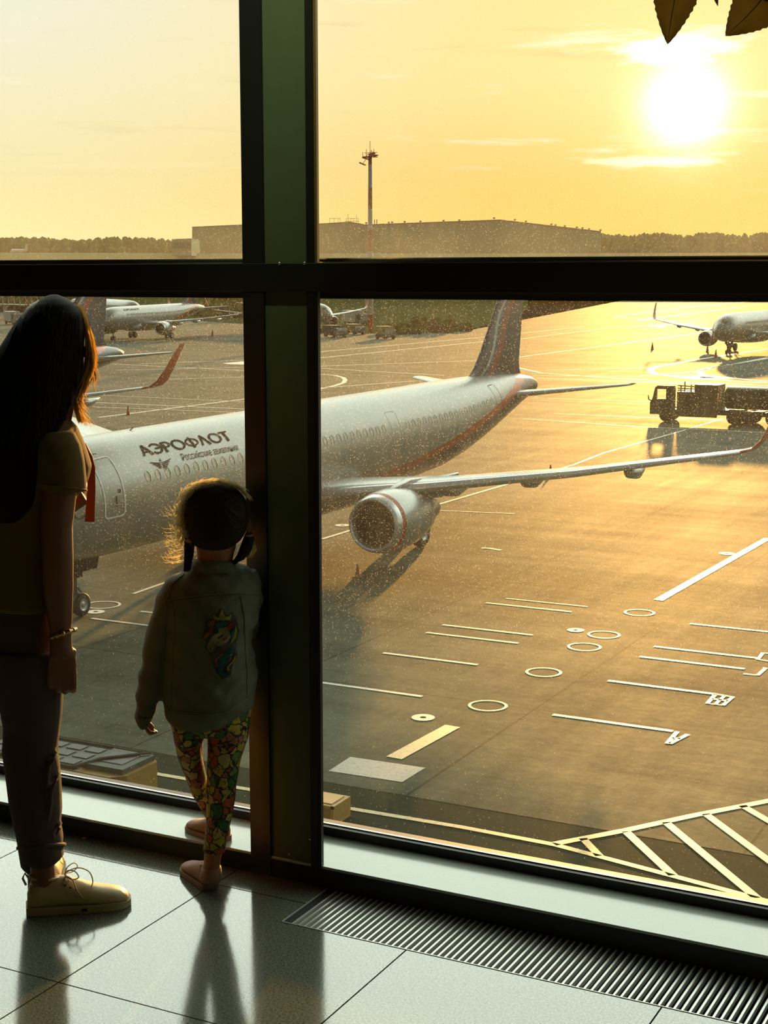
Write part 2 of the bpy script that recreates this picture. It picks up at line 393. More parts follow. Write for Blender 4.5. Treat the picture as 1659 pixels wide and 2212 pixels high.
def paint_mat(name, c):
    m, t, o = newmat(name); co = t.objco()
    n = t.mr(t.noise(co, 9.0, 6.0, .75), .33, .48)
    col = t.mix(n, (c[0]*.35, c[1]*.33, c[2]*.3, 1), c4(c))
    p = t.n('ShaderNodeBsdfPrincipled', None, Base_Color=col, Roughness=.5); t.put(o.inputs[0], p); return m
M_PW = paint_mat('worn_white_road_paint', (.62, .60, .48)); M_PY = paint_mat('worn_yellow_road_paint', (.60, .47, .20))
M_PP = paint_mat('faded_white_patch', (.30, .30, .26))
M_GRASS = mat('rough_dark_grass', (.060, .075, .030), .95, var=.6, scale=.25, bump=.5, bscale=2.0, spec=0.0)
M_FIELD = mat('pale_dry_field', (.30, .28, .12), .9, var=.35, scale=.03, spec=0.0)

apron = MB().box(-900, 700, 28.2, 1250, AZ-.5, AZ).build('ground_apron', M_APR, **STR)
MB().box(-300, 300, 3.86, 28.2, AZ-.5, AZ-.004).build('ground_asphalt', M_ASPH, **STR)
Z1 = AZ+.012
def P2(pts): return [gp(x, y, AZ)[:2] for x, y in pts]
yl = MB(); wl = MB()
for pts, w in [([(851, 1638), (978, 1569)], .42), ([(1422, 1297), (1659, 1163)], .34)]: yl.strip(P2(pts), w, Z1)
for a, b, y in [(-20.2, -17.14, 39.15), (-13.4, -10.26, 35.4), (-13.24, -10.2, 39.2), (-20.2, -17.1, 42.1), (-20.2, -17.1, 43.3), (-20.3, -17.2, 47.0), (-13.3, -10.2, 42.2), (-13.3, -10.2, 43.6), (-13.2, -9.0, 47.1), (-20.25, -17.1, 35.4), (-30.8, -27.7, 38.9), (-30.0, -27.7, 40.5)]:
    wl.strip([(a, y), (b, y)], .16, Z1)
for pts, w in [
    ([(1441, 1607), (1463, 1581)], .12), ([(1447, 1607), (1486, 1587)], .12), ([(1452, 1595), (1470, 1596)], .10),
    ([(1546, 1500), (1583, 1506), (1562, 1524), (1528, 1520), (1546, 1500)], .12), ([(1538, 1510), (1573, 1515)], .12), ([(1566, 1503), (1545, 1522)], .10),
    ([(1648, 1443), (1654, 1443.5), (1637, 1459), (1606, 1456)], .12), ([(1659, 1412), (1648, 1411), (1637, 1425), (1664, 1429)], .12)]:
    wl.strip(P2(pts), w, Z1)
wl.build('apron_marking_stop_lines', M_PW, apron, **STR)
# edge line and hatched area on the asphalt border
hb = MB()
for pts, w in [([(-60, 1612), (282, 1662.6), (400, 1683), (510, 1701.5), (544, 1707), (699, 1737.8), (997, 1787.5), (1196, 1825), (1447.6, 1891.5), (1659, 1948), (1760, 1975)], .17),
               ([(1196, 1824), (1348, 1795), (1500, 1762), (1659, 1731), (1800, 1705)], .20),
               ([(1259, 1812), (1295, 1850)], .17), ([(1352, 1797), (1454, 1892)], .19), ([(1438, 1777), (1635, 1941)], .19), ([(1524, 1759), (1700, 1889)], .19), ([(1603, 1741), (1760, 1832)], .19)]:
    hb.strip(P2(pts), w, Z1)
hb.build('apron_marking_hatching', M_PY, apron, **STR)
rg = MB()
def ring(X, Y, r, w):
    n = 40; vs = []
    for k in range(n):
        c, s_ = math.cos(2*PI*k/n), math.sin(2*PI*k/n)
        vs += [(X+c*(r-w), Y+s_*(r-w), Z1), (X+c*r, Y+s_*r, Z1)]
    rg.add(vs, [(2*i, 2*i+1, (2*i+3) % (2*n), (2*i+2) % (2*n)) for i in range(n)])
for (X, Y) in ((-15.2, 35.4), (-15.15, 39.24), (-15.15, 42.59), (-15.15, 44.37), (-15.15, 47.93)): ring(X, Y, .52, .085)
c = gp(222, 1307); ring(c.x, c.y, .62, .09); 
for q, r in (((914, 1550.5), .30), ((1243.5, 1361.7), .27), ((1570, 1196), .32), ((740, 1135), .34), ((207, 1322), .3)):
    c = gp(*q); ring(c.x, c.y, r, r*.72)
rg.build('apron_marking_rings', M_PW, apron, **STR)
pm = MB(); q = [gp(*p) for p in ((709.5, 1666), (756.7, 1635.5), (919, 1659), (869, 1690))]
pm.add([(v.x, v.y, AZ+.008) for v in q], [(0, 1, 2, 3)]); pm.build('apron_marking_patch', M_PP, apron, **STR)
# long taxi lines and curves further out
tl = MB()
for pts, w in [
    ([(695, 1165), (754, 1147), (943, 1091), (1240, 1004), (1303, 979), (1458.6, 935), (1560, 905)], .20),
    ([(947, 1103), (1112, 1110)], .15), ([(1040, 1184), (1058, 1185), (1082, 1189)], .22), ([(1093, 1293), (1269, 1311)], .1),
    ([(692, 760), (1048, 728), (1125, 720), (1263, 705.6)], .5), ([(692, 773), (1045, 738), (1125, 732), (1337, 706), (1500, 699)], .5), ([(692, 791), (1031, 779), (1120, 772), (1217, 758.6), (1400, 734.5), (1530, 717)], .5),
    ([(692, 796), (960, 811)], .4), ([(692, 809), (724, 811), (742, 816), (746, 821), (742, 827), (724, 833), (692, 840)], .5), ([(692, 838), (899, 823)], .35),
    ([(1116, 793.6), (1169, 805.7), (1265, 813), (1400, 821), (1491.7, 826), (1659, 833)], .55), ([(1150, 812), (1380, 813), (1509, 802), (1552, 791), (1659, 772)], .4),
    ([(1659, 754), (1517.5, 775), (1423, 791), (1410, 795), (1404, 800), (1410, 805), (1423, 809), (1490, 818), (1659, 827)], .8),
    ([(1659, 774), (1552, 791), (1522, 797), (1509, 803), (1519, 810), (1583, 817), (1659, 824)], .8), ([(1180, 800), (1300, 797), (1404, 795)], .35),
    ([(1160, 817), (1400, 826), (1659, 837)], .4), ([(1200, 894), (1426, 903), (1659, 912)], .25), ([(1130, 905), (1400, 923), (1659, 935)], .25), ([(1150, 860), (1400, 868), (1659, 876)], .18),
    ([(1326, 684), (1500, 662), (1659, 648)], .7), ([(1380, 692), (1545, 670), (1659, 655)], .7), ([(1326, 685), (1420, 692), (1530, 694)], .6), ([(1400, 700), (1545, 702), (1659, 706)], .6), ([(1240, 716), (1450, 722)], .3),
    ([(213, 902), (530, 862)], .35), ([(170, 868), (534, 884)], .25), ([(200, 879), (534, 892)], .2), ([(240, 786), (534, 801)], .35), ([(250, 800), (534, 793)], .35), ([(534, 778), (300, 786)], .35), ([(340, 820), (534, 814)], .3), ([(200, 853), (534, 868)], .2),
    ([(288, 1283), (345, 1263), (420, 1238)], .16), ([(0, 800), (100, 790)], .4),
    ([(1659, 1000), (1200, 1090), (1480, 1010)], .0)]:
    if w: tl.strip(P2(pts), w, Z1)
tl.build('apron_marking_taxi_lines', M_PW, apron, **STR)
yl.build('apron_marking_yellow_lines', M_PY, apron, **STR)
# patches of worn bright paint by the curves
bp = MB()
for poly in ([(1430, 810), (1500, 813), (1600, 818), (1500, 820)], [(1490, 810), (1540, 812), (1590, 817), (1520, 817)], [(480, 785), (534, 780), (534, 788), (495, 787)], [(1395, 704), (1440, 705), (1430, 708)]):
    bp.add([(gp(*p).x, gp(*p).y, AZ+.015) for p in poly], [(0, 1, 2, 3)])
bp.build('apron_marking_blocks', M_PW, apron, **STR)

# grass between the taxiways (its far reach ends where the field begins to rise)
def far(px, py, D):
    d = ray(px, py); k = D/math.hypot(d.x, d.y); return CO+d*k
gr_ = MB()
edge = [(-120, 668), (150, 680), (430, 693), (534, 700), (690, 716), (850, 722), (1000, 716), (1080, 696), (1140, 668), (1190, 652), (1300, 645), (1500, 640), (1800, 636)]
e = [gp(*p) for p in edge]
vs = [(p.x, p.y, AZ+.06) for p in e]+[(p.x*2.2, max(p.y*2.2, 900), AZ+.06) for p in e]; n = len(e)
gr_.add(vs, [(i, i+1, n+i+1, n+i) for i in range(n-1)])
gr_.build('ground_grass', M_GRASS, **STR)
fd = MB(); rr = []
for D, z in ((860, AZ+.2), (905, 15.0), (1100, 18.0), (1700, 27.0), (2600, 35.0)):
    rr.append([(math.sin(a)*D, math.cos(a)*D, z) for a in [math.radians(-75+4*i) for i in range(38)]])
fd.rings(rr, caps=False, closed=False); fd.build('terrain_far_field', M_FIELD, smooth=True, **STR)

# ------------------------------------------------------------------ hangar and distant buildings
M_HANG = mat('haze_paled_hangar_cladding', (.44, .41, .22), .9, var=.10, scale=.05)  # distance haze is put into the lightened cladding colour
M_HANG2 = mat('grey_roof_trim', (.10, .09, .07), .7)
hb_ = empty('hangar', far(860, 548, 950), label='long haze-paled hangar with a shallow peaked roof on the horizon', category='hangar')
hl = hb_.location.copy()
def facade(name, prof, D, base, depth, mtl, parent, org):
    m = MB(); n = len(prof)
    f = [far(x, y, D)-org for x, y in prof]; b = [far(x, base, D)-org for x, y in prof]
    back = Vector((math.sin(YAW), math.cos(YAW), 0))*depth
    vs = b+f+[v+back for v in b]+[v+back for v in f]
    fs = []
    for i in range(n-1):
        fs += [(i, i+1, n+i+1, n+i), (n+i, n+i+1, 3*n+i+1, 3*n+i), (2*n+i+1, 2*n+i, 3*n+i, 3*n+i+1)]
    fs += [(0, n, 3*n, 2*n), (n-1, 3*n-1, 4*n-1, 2*n-1)]
    m.add(vs, fs); return m.build(name, mtl, parent)
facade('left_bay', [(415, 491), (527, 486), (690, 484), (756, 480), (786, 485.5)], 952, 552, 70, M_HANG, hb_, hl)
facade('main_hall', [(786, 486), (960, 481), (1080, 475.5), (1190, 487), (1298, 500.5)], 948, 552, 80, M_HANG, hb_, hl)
eb = MB()
for a, b in (((415, 491), (527, 486)), ((527, 486), (690, 484)), ((690, 484), (756, 480)), ((756, 480), (786, 485.5)), ((786, 486), (1080, 475.5)), ((1080, 475.5), (1298, 500.5))):
    eb.tube([far(a[0], a[1], 946)-hl, far(b[0], b[1], 946)-hl], .35, 4)
eb.tube([far(786, 485, 946)-hl, far(786, 550, 946)-hl], .3, 4)
eb.build('roof_edge', M_HANG2, hb_)
for i, (x, y) in enumerate(((791, 482), (840, 481), (847, 480.5), (874, 479.5), (908, 478.5), (958, 477), (992, 476), (1067, 471.5), (1112, 475), (1136, 478.5), (1191, 485), (1200, 486.5), (1220, 488.5), (1246, 491.5), (1258, 493), (1272, 495), (1297, 497.5))):
    p = far(x, y, 946)-hl; m = MB(); m.box(p.x-.5, p.x+.6, p.y-.4, p.y+.4, p.z-.3, p.z+.5); m.tube([p+Vector((0, 0, -2)), p], .15, 5)
    m.build('roof_lamp', M_HANG2, hb_)
an = MB()
for x in (712, 722, 731, 735): an.tube([far(x, 471, 950)-hl, far(x, 484, 950)-hl], .12, 4)
an.tube([far(712, 472, 950)-hl, far(735, 472, 950)-hl], .12, 4); an.build('antenna_frame', M_HANG2, hb_); an = MB()
for x in (748, 752, 758, 764, 770, 774): an.tube([far(x, 462 if x in (752, 770) else 471, 950)-hl, far(x, 483, 950)-hl], .12, 4)
for x0, x1, y in ((748, 774, 472), (746, 776, 478)): an.tube([far(x0, y, 950)-hl, far(x1, y, 950)-hl], .12, 4)
an.build('antenna_frame', M_HANG2, hb_)
for x in (809, 814): MB().tube([far(x, 474, 950)-hl, far(x, 485, 950)-hl], .3, 4).build('roof_vent', M_HANG2, hb_)
pass
ob = empty('office_block', far(392, 548, 880), label='small low grey block attached to the left end of the hangar', category='building')
ol = ob.location.copy()
facade('wall', [(371, 516.5), (413.5, 515)], 880, 552, 40, M_HANG, ob, ol)
wb = MB()
for x in range(374, 412, 4): wb.tube([far(x, 524, 879.5)-ol, far(x, 536, 879.5)-ol], .35, 4)
wb.build('window_strips', M_HANG2, ob)
def treeline(name, xa, xb, ytop, D, label, seed, var=4.0, base=551, jit=60, rs=1.0):
    rnd = random.Random(seed); m = MB(); x = xa
    while x < xb:
        yt = ytop(x)+rnd.uniform(-var, var); D_ = D+rnd.uniform(-jit, jit); p = far(x, yt, D_); b = far(x, base, D_); h = p.z-b.z
        for k in range(3):
            q = Vector((p.x+rnd.uniform(-3, 3), p.y+rnd.uniform(-3, 3), b.z+h*(.25+.25*k))); r = rnd.uniform(2.0, 4.2)*rs
            vs = []
            m.ell(q, r, r, h*.26+r*.3, n=7, m=5)
        x += rnd.uniform(1.5, 4.5)
    for i, v in enumerate(m.v):
        m.v[i] = (v[0]+rnd.uniform(-.8, .8), v[1]+rnd.uniform(-.8, .8), v[2]+rnd.uniform(-.8, .8))
    return m.build(name, M_TREE, label=label, category='trees', kind='stuff')
M_TREE = mat('hazy_tree_foliage', (.26, .24, .075), .9, var=.5, scale=.08, spec=0.0)  # foliage lightened so its colour carries the distance haze
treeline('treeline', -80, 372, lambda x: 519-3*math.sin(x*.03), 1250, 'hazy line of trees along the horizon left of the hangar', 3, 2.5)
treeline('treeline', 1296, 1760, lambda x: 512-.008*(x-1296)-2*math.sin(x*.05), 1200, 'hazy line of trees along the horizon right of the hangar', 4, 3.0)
treeline('hedge', 425, 640, lambda x: 640+5*math.sin(x*.09), 440, 'dense green shrubs behind the tail of the far silver airliner', 8, 5.0, base=684, jit=25, rs=.45)
treeline('hedge', 10, 165, lambda x: 640+4*math.sin(x*.07), 520, 'dark green shrubs beyond the boarding bridge at the far left', 9, 4.0, base=668, jit=25, rs=.45)
# small far objects on the field
fa = empty('distant_airliner', far(36, 545, 1150), label='tiny white airliner on the horizon at the far left', category='airplane')
MB().tube([Vector((-6, 0, 0)), Vector((-4, 0, .8)), Vector((6, 1, .8)), Vector((9, 1, 1.6))], [.3, 1.5, 1.4, .3], 8).build('fuselage', mat('far_white_paint', (.7, .7, .65), .5), fa, smooth=True)
MB().add([(6, 1, 1), (9, 1, 1), (9.5, 1, 6), (8, 1, 6), (6, 1.3, 1), (9, 1.3, 1), (9.5, 1.3, 6), (8, 1.3, 6)], [(0, 1, 2, 3), (7, 6, 5, 4), (0, 4, 5, 1), (1, 5, 6, 2), (2, 6, 7, 3), (3, 7, 4, 0)]).build('tail_fin', bpy.data.materials['far_white_paint'], fa)

# ------------------------------------------------------------------ lighting mast
M_RED = mat('mast_red_paint', (.42, .08, .02), .6); M_WHT = mat('mast_white_paint', (.45, .43, .38), .6)
ml = gp(800, 719); ms = empty('lighting_mast', ml, label='tall red and white banded floodlight mast beyond the parked airliner', category='light mast')
def mz(y): return far(800, y, math.hypot(ml.x, ml.y)).z-AZ
bands = [(719, 'r'), (680, 'w'), (543, 'r'), (497, 'w'), (452, 'r'), (405, 'w'), (355, 'r'), (336, 'e')]
for (ya, c_), (yb, _) in zip(bands, bands[1:]):
    z0 = 0 if ya == 719 else mz(ya); z1 = mz(yb)
    r0 = .62-.28*z0/35; r1 = .62-.28*z1/35
    MB().tube([(0, 0, z0), (0, 0, z1)], [r0, r1], 14).build('red_band' if c_ == 'r' else 'white_band', M_RED if c_ == 'r' else M_WHT, ms, smooth=False)
zt = mz(338); hd = MB()
hd.box(-1.2, 1.2, -.9, .9, zt-.15, zt); hd.tube([(-1.2, 0, zt+.7), (1.6, 0, zt+.7)], .06, 5)
for x in (-1.2, -.4, .4, 1.2): hd.tube([(x, -.8, zt), (x, -.8, zt+.8)], .05, 4)
hd.build('head_platform', M_RED, ms)
for x, z in ((-.83, mz(322)), (0, mz(305)), (.83, mz(322))): MB().tube([(x, 0, zt), (x, 0, z)], .05, 5).build('lightning_rod', M_RED, ms)
for dx, dz, tilt in ((-1.35, -1.4, .4), (1.3, .1, -.1), (-.7, -.4, .3), (.7, .4, -.2)):
    m = MB(); c_ = Vector((dx, -.6, zt+dz)); ca, sa = math.cos(tilt), math.sin(tilt)
    m.obox(c_, (.55*ca*CR.x, .55*ca*CR.y, -.55*sa), (0, .35, 0), (0, 0, .12)); m.tube([c_, Vector((dx*.6, -.3, zt+dz+.8)), (0, 0, zt+.3)], .05, 4)
    m.build('floodlight', M_RED, ms)
# ------------------------------------------------------------------ airliners
def fus_mat(stripe, name='silver_fuselage_paint'):
    m, t, o = newmat(name); co = t.n('ShaderNodeTexCoord').outputs['Object']; sp = t.n('ShaderNodeSeparateXYZ', None, i0=co)
    X, Z = sp.outputs[0], sp.outputs[2]
    nz = t.noise(co, 1.3, 4.0)
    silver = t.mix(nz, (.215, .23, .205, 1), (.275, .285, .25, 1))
    if stripe is not None:
        x0, k, L = stripe
        # swept boundary rising to the tail
        u = t.m('DIVIDE', t.m('SUBTRACT', X, x0), L, 0.0)
        bz = t.m('ADD', 2.55, t.m('MULTIPLY', t.m('POWER', t.m('MAXIMUM', u, 0.0), 1.25), k))
        inb = t.m('MULTIPLY', t.m('LESS_THAN', Z, bz), t.m('GREATER_THAN', X, x0-1.0))
        red = t.m('MULTIPLY', inb, t.m('GREATER_THAN', Z, t.m('SUBTRACT', bz, .42)))
        col = t.mix(inb, silver, (.018, .026, .045, 1)); col = t.mix(red, col, (.36, .055, .012, 1))
    else: col = silver
    p = t.n('ShaderNodeBsdfPrincipled', None, Base_Color=col, Roughness=.33, Metallic=.25, IOR=1.5)
    t.put(o.inputs[0], p); return m
def fin_mat():
    m, t, o = newmat('fin_flag_livery'); co = t.n('ShaderNodeTexCoord').outputs['Object']; sp = t.n('ShaderNodeSeparateXYZ', None, i0=co)
    X, Z = sp.outputs[0], sp.outputs[2]
    # local x measured from the fin root leading edge, z up
    w = t.m('SUBTRACT', t.m('SUBTRACT', X, t.m('MULTIPLY', Z, .92)), t.m('MULTIPLY', t.m('SINE', t.m('MULTIPLY', Z, 1.35)), .38))
    navy = (.010, .018, .034, 1); white = (.38, .38, .36, 1); blue = (.03, .05, .13, 1); red = (.24, .035, .010, 1)
    col = t.mix(t.m('GREATER_THAN', w, .35), navy, white)
    col = t.mix(t.m('GREATER_THAN', w, .62), col, blue)
    col = t.mix(t.m('GREATER_THAN', w, .95), col, red)
    col = t.mix(t.m('GREATER_THAN', w, 1.75), col, navy)
    col = t.mix(t.m('MULTIPLY', t.noise(co, 3.0), .15), col, (.2, .2, .2, 1))
    p = t.n('ShaderNodeBsdfPrincipled', None, Base_Color=col, Roughness=.4); t.put(o.inputs[0], p); return m
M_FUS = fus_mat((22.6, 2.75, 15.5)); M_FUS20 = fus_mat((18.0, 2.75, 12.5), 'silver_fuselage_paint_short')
M_FIN = fin_mat()
M_WING = mat('pale_grey_wing_skin', (.32, .34, .32), .30, metal=.3, var=.08, scale=2)
M_LE = mat('bare_metal_leading_edge', (.62, .64, .64), .25, metal=.7, var=.05)
M_WFAIR = mat('wing_fairing_white', (.55, .55, .52), .4)
M_NAV = mat('navy_paint', (.02, .03, .055), .35); M_ORG = mat('red_orange_paint', (.40, .075, .015), .45)
M_TYRE = mat('black_rubber', (.012, .012, .012), .7, bump=.1); M_RIM = mat('wheel_rim_metal', (.40, .40, .38), .4, metal=.4)
M_STRUT = mat('gear_strut_metal', (.12, .12, .11), .5, metal=.3); M_FAN = mat('dark_fan_blades', (.03, .028, .02), .45, metal=.4)
M_WIN = mat('cabin_window_pane', (.36, .33, .22), .3, spec=.6); M_WINR = mat('window_shade_and_dark_fittings', (.045, .05, .04), .8, spec=.1)
M_COCK = mat('cockpit_glass', (.015, .02, .02), .12, spec=.7); M_OUT = mat('white_door_outline', (.70, .72, .70), .4); M_LET = mat('dark_teal_lettering', (.012, .030, .030), .9, spec=.05)
M_ENGW = mat('engine_core_metal', (.30, .28, .24), .35, metal=.6)

def interp(tab, x):
    for a, b in zip(tab, tab[1:]):
        if x <= b[0]:
            f = (x-a[0])/(b[0]-a[0]) if b[0] > a[0] else 0; f = max(0, f)
            f2 = f
            return [a[i]+(b[i]-a[i])*f2 for i in range(1, len(a))]
    return list(tab[-1][1:])
class Plane:
    def __init__(s, name, loc, az, label, L=44.4, detail=2, sharklet=True, fus=None, group=None):
        s.L = L; s.k = L-44.4; s.detail = detail
        a = PI/2-math.radians(az)
        s.root = empty(name, loc, a, label=label, category='airplane')
        if group: s.root['group'] = group
        s.fus = fus or M_FUS
        s.w0 = 15.2 if L > 40 else 11.2                         # wing shift
        s.tail0 = L-44.4
        k = s.tail0
        # x, crown z, keel z, half width
        s.tab = [(0, 3.42, 3.38, .03), (.12, 3.72, 3.02, .32), (.45, 4.05, 2.72, .66), (1, 4.42, 2.42, 1.0), (1.7, 4.78, 2.2, 1.3), (2.4, 5.18, 2.05, 1.52), (3.2, 5.5, 1.94, 1.72), (4.3, 5.73, 1.87, 1.87), (5.6, 5.83, 1.83, 1.95), (7, 5.86, 1.82, 1.975),
                 (29+k, 6.05, 1.86, 1.975), (31+k, 6.08, 2.0, 1.96), (33+k, 6.10, 2.32, 1.9), (35+k, 6.11, 2.78, 1.78), (37+k, 6.10, 3.27, 1.58), (39+k, 6.06, 3.75, 1.28), (41+k, 5.96, 4.2, .93), (42.6+k, 5.82, 4.5, .64), (43.6+k, 5.68, 4.68, .46), (44.2+k, 5.5, 4.84, .30), (44.4+k, 5.3, 5.0, .14)]
        s.build()
    def P(s, x, yp, z): return Vector((x, -yp, z))
    def surf(s, x, th, off=0.0):
        c, ke, w = interp(s.tab, x); zc, rz = (c+ke)/2, (c-ke)/2
        return Vector((x, -(w+off)*math.cos(th), zc+(rz+off)*math.sin(th)))
    def wing(s, name, side, secs, mtl, lab=None, le=None, thick=.12, vertical=False):
        # secs: (y or z, x_le, chord, z or y, thickness ratio)
        def section(x, c, tk, place):
            pts = []
            N = 9
            for i in range(N+1):
                u = (1-math.cos(PI*i/N))/2; th = 5*tk*(.2969*math.sqrt(u)-.126*u-.3516*u*u+.2843*u**3-.1015*u**4)
                pts.append((u, th))
            up = [place(x+u*c, th*c*1.15) for u, th in reversed(pts)]; lo = [place(x+u*c, -th*c*.85) for u, th in pts[1:]]
            return up+lo
        R = []
        for sc in secs:
            y, x, c, z, tk = sc[:5]; tw = sc[5] if len(sc) > 5 else 0
            if vertical: pl = lambda X, T, z_=z: s.P(X, T, z_)
            else:
                ct, st = math.cos(tw), math.sin(tw)
                pl = lambda X, T, y_=y, z_=z, ct=ct, st=st: s.P(X, side*(y_-T*st), z_+T*ct)
            R.append(section(x, c, tk, pl))
        m = MB().rings(R)
        o = m.build(name, mtl, s.root, auto=50)
        if lab: o['label'] = lab
        return o
    def engine(s, side):
        x0 = s.w0-.2; y = 5.75*side; z = 2.0
        e = MB(); pr = [(.95, .84), (.55, .83), (.25, .84), (.08, .88), (0, .94), (.04, 1.0), (.16, 1.05), (.38, 1.10), (.9, 1.17), (1.6, 1.19), (2.3, 1.14), (3.0, 1.0), (3.45, .90), (3.44, .86), (3.0, .84)]
        c = s.P(x0, y, z)
        nac = MB().lathe([(.60, 1.14)]+pr[8:], c, (1, 0, 0), 40).build('engine_nacelle', M_WING, s.root, smooth=True)
        MB().lathe(pr[2:8], c, (1, 0, 0), 40).build('intake_lip', M_LE, nac, smooth=True, label='polished metal intake lip')
        MB().lathe([(.38, 1.1), (.39, 1.105), (.60, 1.14), (.60, 1.135)], c, (1, 0, 0), 40).build('intake_ring', M_ORG, nac, smooth=False, label='red ring behind the intake lip')
        fn = MB(); fn.lathe([(.95, .84), (.25, .835)], c, (1, 0, 0), 40); fn.lathe([(.98, .84), (.98, .01)], c, (1, 0, 0), 40)
        for k in range(24):
            a = 2*PI*k/24; r = Vector((0, math.cos(a), math.sin(a))); tn = Vector((0, -math.sin(a), math.cos(a)))
            fn.add([c+Vector((.80, 0, 0))+r*.2+tn*-.03, c+Vector((.93, 0, 0))+r*.2+tn*.04, c+Vector((.93, 0, 0))+r*.82+tn*.10, c+Vector((.78, 0, 0))+r*.82+tn*-.06], [(0, 1, 2, 3)])
        fn.lathe([(.55, .01), (.62, .12), (.8, .2), (.97, .22)], c, (1, 0, 0), 20)
        fn.build('fan', M_FAN, nac, smooth=False)
        co = MB().lathe([(3.0, .70), (3.8, .62), (4.6, .46), (5.0, .38), (5.0, .30), (4.7, .28)], c, (1, 0, 0), 28)
        co.lathe([(4.6, .28), (5.2, .2), (5.7, .03)], c, (1, 0, 0), 20); co.lathe([(3.0, .86), (3.0, .65)], c, (1, 0, 0), 28)
        co.build('exhaust_cone', M_ENGW, nac, smooth=True)
        zt = 3.25; w = .17
        py = MB(); R = []
        for (x, zl, zh, ww) in ((1.0, 3.05, 3.12, .05), (1.8, 2.95, 3.28, .15), (2.8, 2.8, 3.42, .2), (4.0, 2.5, 3.36, .2), (5.6, 2.35, 3.2, .17), (7.4, 2.9, 3.15, .05)):
            yy = 5.75*side
            R.append([s.P(x0+x, yy-ww, zl), s.P(x0+x, yy+ww, zl), s.P(x0+x, yy+ww*.9, zh-.05), s.P(x0+x, yy, zh), s.P(x0+x, yy-ww*.9, zh-.05)])
        py.rings(R).build('engine_pylon', M_WING, s.root, auto=40)
    def wheel(s, p, c, r, w):
        n = 'nose' in p.name
        tb = MB().lathe([(-w*.5, r*.55), (-w*.5, r*.86), (-w*.36, r*.98), (0, r), (w*.36, r*.98), (w*.5, r*.86), (w*.5, r*.55), (-w*.5, r*.55)], c, (0, 1, 0), 28)
        o = tb.build('wheel', M_TYRE, p, smooth=True)
        rm = MB().lathe([(-w*.44, .01), (-w*.46, r*.16), (-w*.3, r*.22), (-w*.30, r*.42), (-w*.46, r*.5), (-w*.46, r*.56)], c, (0, 1, 0), 24); rm.lathe([(w*.44, .01), (w*.46, r*.16), (w*.3, r*.22), (w*.30, r*.42), (w*.46, r*.5), (w*.46, r*.56)], c, (0, 1, 0), 24)
        rm.build('wheel_rim', M_RIM, o, smooth=True)
    def build(s):
        k = s.k; D = s.detail
        # fuselage
        xsn = [0, .05, .12, .28, .45, .7, 1, 1.35, 1.7, 2.05, 2.4, 2.8, 3.2, 3.7, 4.3, 4.9, 5.6, 6.3, 7] + [7+(22+k)*i/8 for i in range(1, 9)] + [q+k for q in (30, 31, 32, 33, 34, 35, 36, 37, 38, 39, 40, 41, 41.8, 42.6, 43.1, 43.6, 43.9, 44.2, 44.35, 44.4)]
        N = 40; R = []
        for x in xsn: R.append([s.surf(x, 2*PI*j/N) for j in range(N)])
        fu = MB().rings(R).build('fuselage', s.fus, s.root, smooth=True)
        s.fu = fu
        # belly fairing
        w0 = s.w0; R = []
        for x, w, zl, zh in ((-2.2, .7, 1.9, 2.2), (-1.4, 1.5, 1.62, 2.7), (0, 2.05, 1.48, 3.1), (2.5, 2.2, 1.42, 3.25), (5.5, 2.15, 1.45, 3.1), (7.3, 1.8, 1.6, 2.7), (8.6, .9, 1.85, 2.2)):
            zc, rz = (zl+zh)/2, (zh-zl)/2
            R.append([Vector((w0+x, -w*math.copysign(abs(math.cos(a))**.7, math.cos(a)), zc+rz*math.copysign(abs(math.sin(a))**.8, math.sin(a)))) for a in [2*PI*j/24 for j in range(24)]])
        MB().rings(R).build('belly_fairing', M_WING, s.root, smooth=True)
        for side in (1, -1):
            secs = [(1.2, w0, 6.9, 2.62, .13), (1.98, w0+.35, 6.3, 2.68, .13), (6.4, w0+2.75, 3.85, 3.08, .115), (11.5, w0+5.4, 2.7, 3.62, .105), (17.0, w0+8.3, 1.5, 4.42, .10)]
            if s.detail >= 0:
                secs += [(17.35, w0+8.6, 1.38, 4.52, .09, .25), (17.62, w0+9.0, 1.2, 4.85, .085, .9), (17.78, w0+9.5, 1.0, 5.4, .08, 1.25), (17.90, w0+10.2, .78, 6.2, .08, 1.35), (18.0, w0+11.0, .5, 7.0, .08, 1.4)]
            s.wing('wing', side, secs[:5], M_WING)
            s.wing('winglet', side, secs[4:], M_ORG, 'orange-red upturned winglet')
            if D >= 1:
                m = MB(); rr = []
                for (y, x, c, z, tk) in [q[:5] for q in secs[1:5]]: rr.append((s.P(x+.015*c, side*y, z), .055*c if y < 3 else .05*c))
                m.tube([a for a, _ in rr], [max(.07, b) for _, b in rr], 10).build('leading_edge_slat', M_LE, s.root, smooth=True)
                for y, x, z, L_ in ((9.3, w0+6.1, 3.25, 2.6), (12.9, w0+7.9, 3.62, 2.1), (6.4, w0+5.0, 2.85, 3.0)):
                    MB().tube([s.P(x-.9, side*y, z+.05), s.P(x-.3, side*y, z-.14), s.P(x+.6, side*y, z-.22), s.P(x+L_*.55, side*y, z-.12), s.P(x+L_*.8, side*y, z)], [.03, .2, .25, .16, .03], 10).build('flap_track_fairing', M_WING, s.root, smooth=True)
            s.engine(side)
            s.wing('tailplane', side, [(.4, 38.2+k, 3.9, 4.95, .1), (1.2, 38.8+k, 3.5, 5.0, .1), (6.22, 41.9+k, 1.45, 5.5, .09)], M_WING)
            g = empty('main_gear', (0, 0, 0)); g.parent = s.root
            gx, gy = (21.97+k if s.L > 40 else 17.7), 3.8*side
